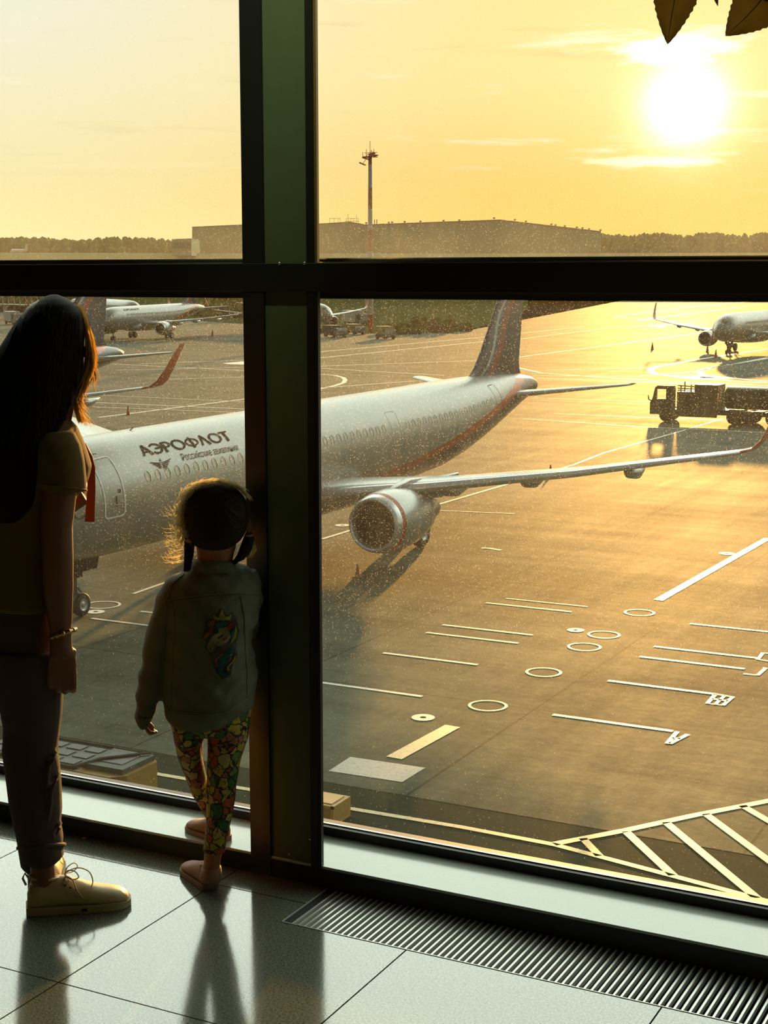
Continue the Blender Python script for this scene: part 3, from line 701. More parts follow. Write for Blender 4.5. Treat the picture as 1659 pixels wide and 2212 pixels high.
            m = MB(); m.tube([s.P(gx, gy*.97, 2.9), s.P(gx, gy, .55)], [.16, .12], 10); m.tube([s.P(gx, gy*.55, 2.3), s.P(gx, gy*.97, 1.3)], .07, 8); m.tube([s.P(gx, gy-.5, .55), s.P(gx, gy+.5, .55)], .08, 8)
            m.build('strut', M_STRUT, g, smooth=True)
            for dy in (-.46, .46): s.wheel(g, s.P(gx, gy+dy, .58), .58, .42)
        f = empty('tail_fin', (36.0+k, 0, 5.75)); f.parent = s.root
        R = []
        sv = s.P; s.P = lambda x, yp, z: Vector((x, -yp, z)); rt = s.root; s.root = f
        fo = s.wing('fin_surface', 1, [(0, -1.7, 8.2, .15, .02), (0, -.1, 6.4, .38, .06), (0, .45, 5.75, .75, .09), (0, 1.2, 5.1, 1.5, .09), (0, 4.75, 2.2, 5.95, .09)], M_FIN, vertical=True)
        s.root = rt; s.P = sv
        # nose gear
        g = empty('nose_gear', (0, 0, 0)); g.parent = s.root
        m = MB(); m.tube([s.P(5.0, 0, 2.3), s.P(5.07, 0, .4)], [.11, .09], 12); m.tube([s.P(4.3, 0, 2.1), s.P(5.0, 0, 1.1)], .05, 8); m.tube([s.P(5.07, -.32, .39), s.P(5.07, .32, .39)], .06, 8)
        m.box(4.75, 4.95, -.16, .16, 1.25, 1.5); m.tube([s.P(5.2, 0, .9), s.P(5.45, 0, .65), s.P(5.15, 0, .45)], .04, 6)
        m.build('strut', M_STRUT, g, smooth=True)
        for dy in (-.25, .25): s.wheel(g, s.P(5.07, dy, .385), .385, .23)
        if D >= 1:
            for sd in (-1, 1):
                dr = MB(); dr.obox(s.P(5.25, .42*sd, 1.72), (.5, 0, 0), (0, .03, .0), (0, -.05*sd, .22)); dr.obox(s.P(5.0, .2*sd, 1.45), (.12, 0, 0), (0, .1, 0), (0, 0, .14)); dr.build('gear_door', M_FAN, g)
        # cockpit windows
        cw = MB()
        def quad(a):
            vs = [s.surf(x, th, .012) for x, th in a]; cw.add(vs, [tuple(range(len(vs)))])
        for sg in (1, -1):
            def T(th): return th if sg > 0 else PI-th
            for a in ([(1.55, T(1.50)), (1.55, T(1.08)), (2.18, T(1.20)), (2.22, T(1.50))], [(1.58, T(1.02)), (1.75, T(.62)), (2.42, T(.66)), (2.2, T(1.10))], [(1.85, T(.56)), (2.15, T(.36)), (2.95, T(.42)), (2.5, T(.62))]): quad(a)
        cw.build('cockpit_windows', M_COCK, s.root)
        if D < 2:
            # a row of window dots, one per pane strip, on both sides of the smaller distant aircraft
            wm = MB()
            for side in (0, 1):
                x = 6.8
                while x < 37+k:
                    th = .33 if side == 0 else PI-.33
                    a = [s.surf(x, th-.07, .012), s.surf(x+.22, th-.07, .012), s.surf(x+.22, th+.07, .012), s.surf(x, th+.07, .012)]
                    wm.add(a, [(0, 1, 2, 3)]); x += .55
            wm.build('cabin_windows', M_WINR, s.root)

def oval_path(cx, hw, th0, th1, rc, n=6):
    # rounded rectangle on the fuselage skin: x, theta
    k = 2.0; s0, s1 = th0*k, th1*k; pts = []
    for (px, ps, a0) in ((cx+hw-rc, s1-rc, 0), (cx-hw+rc, s1-rc, PI/2), (cx-hw+rc, s0+rc, PI), (cx+hw-rc, s0+rc, 3*PI/2)):
        for i in range(n+1):
            a = a0+PI/2*i/n; pts.append((px+rc*math.cos(a), (ps+rc*math.sin(a))/k))
    out = []
    for i, p in enumerate(pts):
        q = pts[(i+1) % len(pts)]; d = math.hypot(q[0]-p[0], (q[1]-p[1])*2); m_ = max(1, int(d/.15))
        for j in range(m_): out.append((p[0]+(q[0]-p[0])*j/m_, p[1]+(q[1]-p[1])*j/m_))
    return out
def outline(pl, pts, w, mtl, name, parent, off=.012):
    cx = sum(p[0] for p in pts)/len(pts); ct = sum(p[1] for p in pts)/len(pts); m = MB(); n = len(pts); vs = []
    for i, (x, th) in enumerate(pts):
        a, b = pts[i-1], pts[(i+1) % n]; dx, ds = b[0]-a[0], (b[1]-a[1])*2; l = math.hypot(dx, ds) or 1
        nx, ns = ds/l*w/2, -dx/l*w/2
        vs += [pl.surf(x-nx, th-ns/2, off), pl.surf(x+nx, th+ns/2, off)]
    m.add(vs, [(2*i, 2*i+1, (2*i+3) % (2*n), (2*i+2) % (2*n)) for i in range(n)])
    return m.build(name, mtl, parent)
def skin_text(pl, body, size, x0, th0, mtl, name, bold=0.0, sx=1.0, slope=0.0):
    cu = bpy.data.curves.new('t', 'FONT'); cu.body = body; cu.size = size; cu.offset = bold; cu.resolution_u = 3
    o = bpy.data.objects.new('t', cu); COL.objects.link(o)
    dg = bpy.context.evaluated_depsgraph_get(); dg.update()
    me = bpy.data.meshes.new_from_object(o.evaluated_get(dg)); bpy.data.objects.remove(o)
    bm = bmesh.new(); bm.from_mesh(me)
    bmesh.ops.triangulate(bm, faces=bm.faces[:]); 
    bmesh.ops.subdivide_edges(bm, edges=[e for e in bm.edges if e.calc_length() > .12], cuts=1); bmesh.ops.triangulate(bm, faces=bm.faces[:])
    for v in bm.verts:
        u, w = v.co.x*sx, v.co.y; v.co = pl.surf(x0+u, th0+(w+u*slope)/2.0, .016)
    bm.to_mesh(me); bm.free(); me.name = name
    ob_ = bpy.data.objects.new(name, me); COL.objects.link(ob_); me.materials.clear(); me.materials.append(mtl); ob_.parent = pl.root
    return ob_

A = Plane('airliner', (-31.64, 34.01, AZ), .68, 'large silver narrow-body airliner parked right outside the window, named in dark Cyrillic letters', detail=2)
def redo(o, body, size, x0, th, bold, target, name):
    vs = [v.co.x for v in o.data.vertices]; w = max(vs)-min(vs); bpy.data.objects.remove(o)
    return skin_text(A, body, size, x0, th, M_LET, name, bold=bold, sx=target/w)
def stroke_word(pl, h, x0, th0, total, mtl, name, k=1.0):
    # letters drawn as broad flat strokes in a unit box 1 high
    def arc(cx, cy, rx, ry, a0, a1, n=16): return [(cx+rx*math.cos(math.radians(a0+(a1-a0)*i/n)), cy+ry*math.sin(math.radians(a0+(a1-a0)*i/n))) for i in range(n+1)]
    T, t_ = .19, .13
    L = [(.86, [([(.09, 0), (.40, 1)], t_), ([(.36, 1), (.76, 0)], T), ([(.2, .33), (.62, .33)], t_)]),
         (.84, [(arc(.34, .5, .39, .44, 140, -140, 24), .155), ([(.28, .5), (.74, .5)], t_)]),
         (.72, [([(.14, 0), (.14, 1)], T), ([(.14, .93)]+arc(.36, .70, .25, .23, 90, -90, 14)+[(.14, .47)], t_)]),
         (1.02, [(arc(.5, .5, .42, .44, 0, 360, 36), .155)]),
         (1.12, [(arc(.55, .5, .45, .34, 0, 360, 36), t_), ([(.55, -.04), (.55, 1.04)], .17)]),
         (.86, [([(.10, 0), (.36, 1)], t_), ([(.32, 1), (.74, 0)], T)]),
         (1.02, [(arc(.5, .5, .42, .44, 0, 360, 36), .155)]),
         (.74, [([(.02, .93), (.72, .93)], .14), ([(.37, 0), (.37, .93)], T)])]
    W = sum(w for w, _ in L); sx = total/(W*h); m = MB(); cx = 0
    root = empty(name, (0, 0, 0)); root.parent = pl.root; root['label'] = 'dark airline name lettering'
    for w, strokes in L:
        m = MB()
        for pts, wd in strokes:
            P = []
            for a, b in zip(pts, pts[1:]):
                n = max(1, int(math.hypot(b[0]-a[0], b[1]-a[1])/.12))
                P += [(a[0]+(b[0]-a[0])*i/n, a[1]+(b[1]-a[1])*i/n) for i in range(n)]
            P.append(pts[-1]); vs = []
            for i, p in enumerate(P):
                a, b = P[max(i-1, 0)], P[min(i+1, len(P)-1)]; dx, dy = b[0]-a[0], b[1]-a[1]; l = math.hypot(dx, dy) or 1; nx, ny = -dy/l*wd/2, dx/l*wd/2
                for s_ in (-1, 1): vs.append(pl.surf(x0+(cx+p[0]+s_*nx)*h*sx, th0+(p[1]+s_*ny)*h/2.0, .016))
            m.add(vs, [(2*i, 2*i+2, 2*i+3, 2*i+1) for i in range(len(P)-1)])
        m.build('letter', mtl, root); cx += w
    return root
t1 = stroke_word(A, .45, 6.95, math.radians(40.5), 5.35, M_LET, 'airline_name')
for wd_, x_, tg_ in (('Российские', 8.85, 1.76), ('авиалинии', 10.76, 1.55)):
    t2_ = skin_text(A, wd_, .36, x_, math.radians(28.5), M_LET, 'subtitle_word')
    t2_ = redo(t2_, wd_, .36, x_, math.radians(28.5), .0, tg_, 'subtitle_word')
# winged emblem ahead of the subtitle
em = MB()
def empoly(pts):
    em.add([A.surf(7.66+u, math.radians(29.0)+v/2.0, .016) for u, v in pts], [tuple(range(len(pts)))])
for sg in (-1, 1):
    for j in range(4):
        L0 = .60-.11*j; y = .08-.055*j
        empoly([(sg*.07, y-.01), (sg*.30, y+.02), (sg*L0, y+.075-.02*j), (sg*(L0-.06), y+.03-.02*j), (sg*.28, y-.025), (sg*.07, y-.045)][::sg])
empoly([(-.05, .16), (.0, .19), (.03, .15), (-.02, .12)]); empoly([(-.03, .15), (.0, .16), (.05, -.02), (.02, -.03)])
empoly([(-.02, .24), (.02, .21), (.10, .07), (.08, .02), (.07, .08)])
empoly([(-.03, -.18), (.0, -.17), (.07, .0), (.04, .0)]); empoly([(.05, -.02), (.08, -.03), (.14, -.20), (.11, -.20)])
em.build('winged_emblem', M_LET, A.root, label='small dark winged emblem')
# doors, hatches, cabin windows on the visible side
d1 = outline(A, oval_path(4.88, .47, math.radians(-11), math.radians(49), .16), .055, M_OUT, 'passenger_door', A.root); d1['label'] = 'front passenger door outline'
MB().tube([A.surf(4.95, .15, .02), A.surf(4.95, -.02, .02)], .02, 6).build('door_handle', M_WINR, d1)
MB().lathe([(0, .07), (.02, .06), (.02, .0)], A.surf(5.15, .22, .0), (0, -1, 0), 12).build('door_window', M_COCK, d1)
outline(A, oval_path(24.4, .42, math.radians(-2), math.radians(41), .14), .03, M_OUT, 'rear_mid_door', A.root)
outline(A, oval_path(35.9, .40, math.radians(8), math.radians(48), .14), .03, M_WINR, 'aft_door', A.root)
MB().tube([A.surf(4.0, .96, .005), A.surf(5.0, .96, .005)], .012, 4).build('rain_gutter', M_WINR, A.root)
for q_ in ((4.3, 1.3, .10), (8.2, 1.5, .07)): MB().tube([A.surf(q_[0]-.15, q_[1], 0), A.surf(q_[0], q_[1], q_[2])], .02, 5).build('antenna_blade', M_WINR, A.root)
# dark round emblem left of the door
outline(A, [(3.35+.30*math.cos(a), .12+.20*math.sin(a)) for a in [2*PI*i/24 for i in range(24)]], .03, M_LET, 'round_badge', A.root)
w_first = None; x = 6.68; th = math.radians(20)
while x < 36.9:
    if not (23.3 < x < 25.3 or 13.6 < x < 14.6 or 35.2 < x):
        m = MB(); n = 14
        m.add([A.surf(x+.115*math.cos(2*PI*j/n), th+.088*math.sin(2*PI*j/n), .006) for j in range(n)], [tuple(range(n))])
        o = m.build('cabin_window', M_WIN, A.root)
        r = MB(); q = [-1.1+2.5*j/8 for j in range(9)]
        vs = [A.surf(x+.115*math.cos(a), th+.09*math.sin(a), .010) for a in q]+[A.surf(x+.155*math.cos(a), th+.10*math.sin(a), .010) for a in q]
        r.add(vs, [(j, j+1, 9+j+1, 9+j) for j in range(8)]); r.build('window_shade_arc', M_WINR, o)  # dark arc paints shade along one side of each pane
    x += .553
Plane('airliner', (-71.75, 51.06, AZ), -.1, 'neighbouring airliner whose flag-striped tail and orange winglet show behind the woman', detail=1)
p3 = Plane('airliner', (-163.6, 210.5, AZ), -5, 'silver airliner parked far off, seen nose-on left of the window column', L=37.5, detail=1, fus=M_FUS20)
s3 = stroke_word(p3, .45, 6.3, math.radians(40), 5.3, M_LET, 'airline_name')
p4 = Plane('airliner', (-56.7, 211.3, AZ), 4.5, 'backlit airliner facing the terminal at the right edge beyond the tanker truck', L=37.5, detail=1, fus=M_FUS20)
q = far(303, 660, 343); Plane('airliner', (q.x, q.y, AZ), -62, 'pale airliner half hidden behind the far silver airliner', L=37.5, detail=0, fus=M_FUS20)
q = far(713, 672, 300); Plane('airliner', (q.x, q.y, AZ), -53, 'distant airliner whose white nose peeks out right of the column', L=37.5, detail=0, fus=M_FUS20)

# ------------------------------------------------------------------ tanker truck
M_TRK = mat('shaded_truck_paint', (.07, .062, .014), .4, var=.3, scale=3); M_TRK2 = mat('dark_truck_fittings', (.03, .03, .02), .5)  # dark olive holds the backlit shade of the truck
q = gp(1403, 909.5)
tk = empty('tanker_truck', (q.x, q.y, AZ), 0, label='backlit airport fuel tanker truck standing beyond the airliner wing on the right', category='truck')
cab = MB(); R = []
def prof(xs__, y): return [(x, y, z) for x, z in xs__]
cp = [(0.0, .55), (0.0, 1.45), (.18, 1.75), (.38, 2.62), (.6, 2.78), (1.95, 2.78), (2.0, 2.6), (2.0, .55)]
for y in (0, .03): pass
cab.rings([prof(cp, 0), prof(cp, .06)]); cab.rings([prof(cp, 2.34), prof(cp, 2.4)])
cab.box(0, .05, .06, 2.34, .55, 1.6); cab.box(.55, 1.97, .06, 2.34, 2.70, 2.78); cab.box(1.93, 2.0, .06, 2.34, .55, 2.7); cab.box(0.02, 1.95, .06, 2.34, .5, .95)
co_ = cab.build('cab', M_TRK, tk)
# cut the side windows through the cab walls
cutr = MB().box(.55, 1.25, -.2, .3, 1.75, 2.5).build('cutter', M_TRK); cut2 = MB().box(.55, 1.25, 2.1, 2.6, 1.75, 2.5).build('cutter', M_TRK)
for c_ in (cutr, cut2):
    c_.location = tk.location; md = co_.modifiers.new('b', 'BOOLEAN'); md.object = c_; md.operation = 'DIFFERENCE'; md.solver = 'EXACT'
bake(co_)
for c_ in (cutr, cut2): bpy.data.objects.remove(c_)
MB().box(.58, 1.22, .02, .04, 1.78, 2.47).build('side_window', M_GC, tk)
b = MB(); b.box(2.1, 5.25, .0, 2.4, .75, 2.35); b.box(3.4, 5.25, .15, 2.25, 2.35, 2.92); b.box(2.1, 5.25, .0, .1, .45, .75)
bevel(b.build('pump_body', M_TRK, tk), .08, 3)
pp = MB()
for z in (2.45, 2.6, 2.8): pp.tube([(2.1, .2, z), (3.4, .2, z-.05)], .04, 6)
for x_, z in ((2.6, 3.15), (3.1, 2.9), (2.3, 2.8)): pp.tube([(x_, .4, 2.3), (x_, .4, z)], .05, 6)
pp.tube([(2.2, .0, 1.9), (5.2, .0, 1.86)], .035, 5); pp.box(2.6, 3.0, -.06, 0, 1.2, 1.5); pp.build('pipes_and_hoses', M_TRK2, tk)
ld = MB()
for x_ in (5.35, 5.62): ld.tube([(x_, .05, .9), (x_, .05, 2.75)], .03, 5)
for i in range(8): ld.tube([(5.35, .05, 1.0+.22*i), (5.62, .05, 1.0+.22*i)], .02, 4)
ld.build('ladder', M_TRK2, tk)
R = []
for x_ in (5.75, 5.85, 6.6, 8.0, 10.4, 10.5):
    f = .88 if x_ in (5.75, 10.5) else 1
    R.append([(x_, 1.2+1.18*f*math.copysign(abs(math.cos(a))**.6, math.cos(a)), 1.95+.85*f*math.copysign(abs(math.sin(a))**.7, math.sin(a))) for a in [2*PI*j/28 for j in range(28)]])
MB().rings(R).build('tank', M_TRK, tk, auto=40)
chs = MB(); chs.box(1.6, 10.6, .5, 1.9, .62, .95); chs.box(5.3, 7.0, .05, 2.35, .7, 1.05); chs.box(7.9, 8.6, .05, 2.35, .6, 1.0); chs.build('chassis', M_TRK2, tk)
for x_ in (1.22, 6.45, 7.6, 9.4):
    for y_ in (.25, 2.15):
        w_ = MB().lathe([(-.16, .2), (-.16, .46), (-.1, .52), (.1, .52), (.16, .46), (.16, .2), (-.16, .2)], (x_, y_, .52), (0, 1, 0), 24); w_.lathe([(-.1, .01), (-.1, .28)], (x_, y_, .52), (0, 1, 0), 16)
        w_.build('wheel', M_TYRE, tk, smooth=True)
MB().tube([(-.1, -.15, 2.0), (-.05, -.2, 1.7), (.1, -.05, 1.6)], .05, 6).build('wing_mirror', M_TRK2, tk)

# ------------------------------------------------------------------ cones and ground equipment
M_CONE = mat('cone_orange_red', (.38, .07, .02), .6); M_CW = mat('cone_white_band', (.55, .5, .45), .6)
def cone(px, py, h, label, white=True):
    q = gp(px, py); c_ = empty('traffic_cone', q, label=label, category='traffic cone'); r = h*.2
    MB().box(-r*1.3, r*1.3, -r*1.3, r*1.3, 0, h*.05).lathe([(h*.05, r), (h, r*.2), (h, 0)], (0, 0, 0), (0, 0, 1), 16).build('cone_body', M_CONE, c_)
    if white: MB().lathe([(h*.42, r*.68), (h*.66, r*.46)], (0, 0, 0), (0, 0, 1), 16).build('reflective_band', M_CW, c_)
cone(277, 896, .75, 'orange cone on the far apron above the airliner roof')
cone(772, 1246, .48, 'red and white cone on the ground in front of the engine')
cone(1409, 755, 1.1, 'dark thin marker cone out on the golden apron', False)
cone(1528, 760, 1.1, 'dark marker cone under the far airliner engine', False)
cone(1546, 772, 1.1, 'dark marker cone beside the far airliner nose wheel', False)
cone(1189, 1026, .6, 'red cone beside the white guide line under the wing')
cone(459, 726, 1.2, 'tiny cone right of the far silver airliner', False)
M_YEL = mat('yellow_painted_side', (.26, .16, .02), .7, var=.3, scale=5, bump=.1); M_DECK = mat('grey_green_deck', (.05, .062, .045), .7, var=.35, scale=7); M_DK = mat('deck_dark_recess', (.03, .034, .026), .6)
q = gp(280, 1668, AZ+1.0)
gu = empty('ground_loader', (q.x, q.y, AZ), math.radians(0), label='flat grey loader with a yellow side parked on the asphalt at lower left', category='loader')
m = MB(); m.box(-3.9, -.25, -.35, 1.15, .25, .95); m.add([(-.25, -.35, .25), (.0, -.1, .25), (.0, .95, .25), (-.25, 1.15, .25), (-.25, -.35, .95), (.0, -.1, .95), (.0, .95, .95), (-.25, 1.15, .95)], [(0, 3, 2, 1), (4, 5, 6, 7), (0, 1, 5, 4), (1, 2, 6, 5), (2, 3, 7, 6), (3, 0, 4, 7)])
m.build('body', M_YEL, gu, label='yellow body side')
m = MB(); m.box(-3.85, -1.2, -.28, 1.1, .95, 1.0); m.box(-1.15, -.1, -.1, 1.0, .95, 1.06); m.build('deck', M_DECK, gu, label='grey panelled deck')
m = MB()
for i in range(5):
    for j in range(3): m.box(-3.7+.5*i, -3.32+.5*i, -.15+.42*j, .14+.42*j, 1.0, 1.02)
m.box(-1.0, -.3, .15, .8, 1.06, 1.075); m.build('deck_recesses', M_DK, gu)
m = MB(); m.tube([(-3.9, -.32, 1.03), (-1.2, -.32, 1.03)], .03, 6); m.tube([(-3.9, 1.12, 1.03), (-.2, 1.12, 1.03)], .03, 6); m.tube([(-1.2, -.32, 1.03), (-.9, .2, 1.1), (-.2, 1.0, 1.1)], .03, 6); m.build('rails', M_DECK, gu)
for x_ in (-3.2, -.9):
    for y_ in (-.25, 1.0): MB().lathe([(-.1, .1), (-.1, .26), (.1, .26), (.1, .1)], (x_, y_, .26), (0, 1, 0), 16).build('wheel', M_TYRE, gu)
q = gp(727, 1782)
cr = empty('wooden_crate', (q.x-.95, q.y-.1, AZ), 0, label='yellowish wooden crate on the asphalt just right of the column foot', category='crate')
M_WOOD = mat('yellowish_wood', (.36, .22, .06), .6, var=.3, scale=9)
MB().box(0, .95, 0, .7, .0, .42).build('crate_body', M_WOOD, cr)
m = MB()
for x_ in (.0, .45, .88): m.box(x_, x_+.07, -.02, 0, 0, .42)
m.box(0, .95, -.02, 0, .36, .42); m.box(0, .95, -.02, 0, 0, .06); m.add([(.07, -.022, .06), (.14, -.022, .06), (.45, -.022, .36), (.38, -.022, .36)], [(0, 1, 2, 3)]); m.box(.1, .85, .08, .62, .42, .44)
m.build('battens', mat('pale_wood_batten', (.5, .33, .10), .6), cr)
# row of service vehicles, steps and bushes at the grass edge near the mast
M_EQ = mat('service_vehicle_grey', (.16, .17, .14), .6, var=.3, scale=.6); M_EQY = mat('service_vehicle_yellow', (.30, .20, .03), .6); M_EQD = mat('service_vehicle_dark', (.035, .035, .025), .7)
def van(px, py, L_, h, mtl, label, rz=-.5):
    q = gp(px, py); e_ = empty('service_vehicle', q, rz, label=label, category='vehicle')
    m = MB(); m.box(0, L_*.68, 0, 2.2, .7, h); bevel(m.build('box_body', mtl, e_), .1)
    m = MB(); m.add([(L_*.7, 0, .5), (L_, 0, .5), (L_, 0, 1.3), (L_*.9, 0, h*.8), (L_*.7, 0, h*.8), (L_*.7, 2.1, .5), (L_, 2.1, .5), (L_, 2.1, 1.3), (L_*.9, 2.1, h*.8), (L_*.7, 2.1, h*.8)], [(0, 1, 2, 3, 4), (9, 8, 7, 6, 5), (0, 5, 6, 1), (1, 6, 7, 2), (2, 7, 8, 3), (3, 8, 9, 4), (4, 9, 5, 0)])
    m.build('cab', M_EQ, e_); MB().box(L_*.74, L_*.9, -.02, 0, 1.3, h*.75).build('cab_window', M_COCK, e_)
    MB().box(0, L_, .3, 1.9, .4, .7).build('chassis', M_EQD, e_)
    for x_ in (L_*.2, L_*.82):
        for y_ in (.1, 2.0): MB().lathe([(-.14, .1), (-.14, .45), (.14, .45), (.14, .1)], (x_, y_, .45), (0, 1, 0), 14).build('wheel', M_TYRE, e_)
van(738, 702, 8.5, 3.4, M_WHT, 'white catering truck left of the mast foot')
van(696, 728, 5.5, 2.2, M_EQD, 'dark tug beside the distant white airliner nose')
van(745, 722, 4, 2.0, M_EQY, 'small yellow tug left of the mast')
van(810, 732, 3.5, 2.3, M_EQY, 'small yellow vehicle right of the mast foot')
M_BUSH = mat('bush_foliage', (.16, .13, .02), .9, var=.6, scale=.8, spec=0.0)
def bush(px, py, r, label, n=14):
    q = gp(px, py); m = MB(); rnd = random.Random(px)
    for i in range(n): m.ell((rnd.uniform(-r, r), rnd.uniform(-.5, .5)*r, rnd.uniform(.2, .55)*r), r*.35, r*.35, r*.35*rnd.uniform(.7, 1.2), n=8, m=5)
    for i, v in enumerate(m.v): m.v[i] = tuple(c_+rnd.uniform(-.09, .09)*r for c_ in v)
    e_ = empty('bush', q, label=label, category='bush'); m.build('foliage', M_BUSH, e_); MB().tube([(0, 0, 0), (0, 0, r*.4)], .1, 6).build('stem', M_EQD, e_)
bush(850, 722, 2.6, 'dark low bush right of the mast at the grass edge'); bush(890, 721, 2.4, 'low bush midway along the grass edge')
bush(935, 718, 3.4, 'tallest yellowish bush at the grass edge'); bush(990, 715, 2.2, 'rightmost low bush at the grass edge')
# boarding bridge frames at the far left behind the woman's head
M_TRUSS = mat('pale_bridge_steel', (.42, .42, .38), .5)
q = gp(60, 690); br = empty('boarding_bridge', (q.x, q.y, AZ), math.radians(-20), label='pale steel boarding bridge with cross frames at the far left behind the woman', category='boarding bridge')
m = MB(); m.box(-22, 8, 0, 2.6, 3.6, 3.8); m.box(-22, 8, 0, 2.6, 6.2, 6.4); m.build('tunnel_floor_and_roof', M_TRUSS, br)
m = MB()
for i in range(11): m.box(-22+3*i, -21.7+3*i, 0, .15, 3.8, 6.2); m.tube([(-22+3*i, .05, 3.8), (-19.2+3*i, .05, 6.2)], .08, 4) if i < 10 else None
m.build('lattice', M_TRUSS, br)
m = MB()
for x_ in (-14, 2): m.box(x_, x_+.5, .8, 1.6, 0, 3.6)
m.build('supports', M_TRUSS, br)
q = gp(30, 664); van(8, 700, 7, 3.0, M_WHT, 'white truck under the far left boarding bridge')
# ------------------------------------------------------------------ people
class Fig:
    def __init__(s, name, px, py, z, label, cat='person'):
        s.g = gp(px, py, z); d = Vector((s.g.x, s.g.y, 0)).normalized()
        s.u = d; s.r = Vector((d.y, -d.x, 0)); s.Z = Vector((0, 0, 1))
        s.root = empty(name, s.g, label=label, category=cat)
    def pt(s, px, py, dy=0.0):
        d = ray(px, py); o = s.g+s.u*dy
        return CO+d*((o-CO).dot(s.u)/d.dot(s.u))-s.g
    def loft(s, m, rows, n=24, dy=0.0, p=1.0):
        R = []
        for row in rows:
            y, xl, xr, hd = row[:4]; q = row[4] if len(row) > 4 else 0.0
            a, b = s.pt(xl, y, dy+q), s.pt(xr, y, dy+q); c = (a+b)/2; h = (b-a)/2
            ring = []
            for k in range(n):
                t_ = 2*PI*k/n; cc, ss = math.cos(t_), math.sin(t_)
                if p != 1: cc = math.copysign(abs(cc)**p, cc); ss = math.copysign(abs(ss)**p, ss)
                ring.append(c+h*cc+s.u*hd*ss)
            R.append(ring)
        m.rings(R); return m
    def path(s, pts, dy=0.0): return [s.pt(q[0], q[1], dy+(q[2] if len(q) > 2 else 0)) for q in pts]
def remesh(o, vox, sm=2, it=.5):
    md = o.modifiers.new('r', 'REMESH'); md.mode = 'VOXEL'; md.voxel_size = vox; md.use_smooth_shade = True
    if sm:
        m2 = o.modifiers.new('s', 'SMOOTH'); m2.factor = it; m2.iterations = sm
    bake(o); o.data.polygons.foreach_set('use_smooth', [True]*len(o.data.polygons)); return o
def hand(m, w, fd, pn, sd, L, curl=.5, r=.0085):
    # w wrist, fd finger direction, pn palm normal, sd direction of the thumb side, L hand length
    fd, pn, sd = fd.normalized(), pn.normalized(), sd.normalized(); sd = (sd-fd*sd.dot(fd)).normalized()
    pl = L*.50; pw = L*.22
    R = []
    for t_, ww, th in ((-.12, .60, .85), (0, .66, .85), (.3, .92, .95), (.7, 1.06, .85), (1.0, 1.0, .7), (1.06, .85, .5)):
        c = w+fd*(pl*t_); R.append([c+sd*(pw*ww*math.cos(2*PI*k/14))+pn*(L*.075*th*math.sin(2*PI*k/14)) for k in range(14)])
    m.rings(R)
    for i, (off, ln) in enumerate(((.76, .42), (.26, .47), (-.25, .44), (-.74, .35))):
        p = w+fd*pl*.95+sd*pw*off; d = fd.copy()+sd*off*.06; a = .25*curl; pts = [p-fd*pl*.15]
        for seg, sl_ in enumerate((.45, .31, .24)):
            d = (d*math.cos(a)+pn*math.sin(a)).normalized(); p = p+d*(L*ln*sl_); pts.append(p.copy()); a = curl*(.9+.1*i)
        m.tube(pts, [r*1.08, r, r*.92, r*.7], 9)
    p = w+fd*pl*.14+sd*pw*.66+pn*L*.03; d = (sd*.02+fd*.95+pn*.35).normalized(); pts = [w+fd*pl*.05+sd*pw*.3, p]
    for sl_, bend in ((.22, 0), (.17, .35), (.13, .3)):
        d = (d*math.cos(bend)+(fd*.8+pn*.5).normalized()*math.sin(bend)).normalized(); p = p+d*(L*sl_); pts.append(p.copy())
    m.tube(pts, [r*1.2, r*1.35, r*1.15, r*1.02, r*.75], 9)
def head(m, c, f, sz, tilt=0.0):
    # c centre, f facing, sz head height; cranium, jaw, nose, brow, lips, ears
    f = f.normalized(); Z = Vector((0, 0, 1)); sd = f.cross(Z).normalized()
    m.ell(c+Z*sz*.10, sz*.34, sz*.43, sz*.40, sd, f, Z, 24, 16)
    m.ell(c+f*sz*.12-Z*sz*.20, sz*.26, sz*.27, sz*.30, sd, f, Z, 20, 14)
    m.ell(c+f*sz*.30-Z*sz*.40, sz*.13, sz*.12, sz*.09, sd, f, Z)
    m.tube([c+f*sz*.37+Z*sz*.06, c+f*sz*.44-Z*sz*.06, c+f*sz*.475-Z*sz*.13], [sz*.03, sz*.038, sz*.052], 8)
    m.ell(c+f*sz*.385-Z*sz*.245, sz*.085, sz*.035, sz*.028, sd, f, Z, 12, 8)
    for k in (-1, 1):
        m.ell(c+f*sz*.34+sd*sz*.13*k+Z*sz*.09, sz*.09, sz*.05, sz*.03, sd, f, Z, 12, 8)
        m.ell(c+f*sz*.27+sd*sz*.17*k-Z*sz*.12, sz*.09, sz*.09, sz*.10, sd, f, Z, 12, 8)
        m.ell(c+sd*sz*.335*k-Z*sz*.06-f*sz*.02, sz*.035, sz*.075, sz*.115, sd, f, Z, 12, 10)
    return [c+f*sz*.362+sd*sz*.125*k+Z*sz*.0 for k in (-1, 1)]
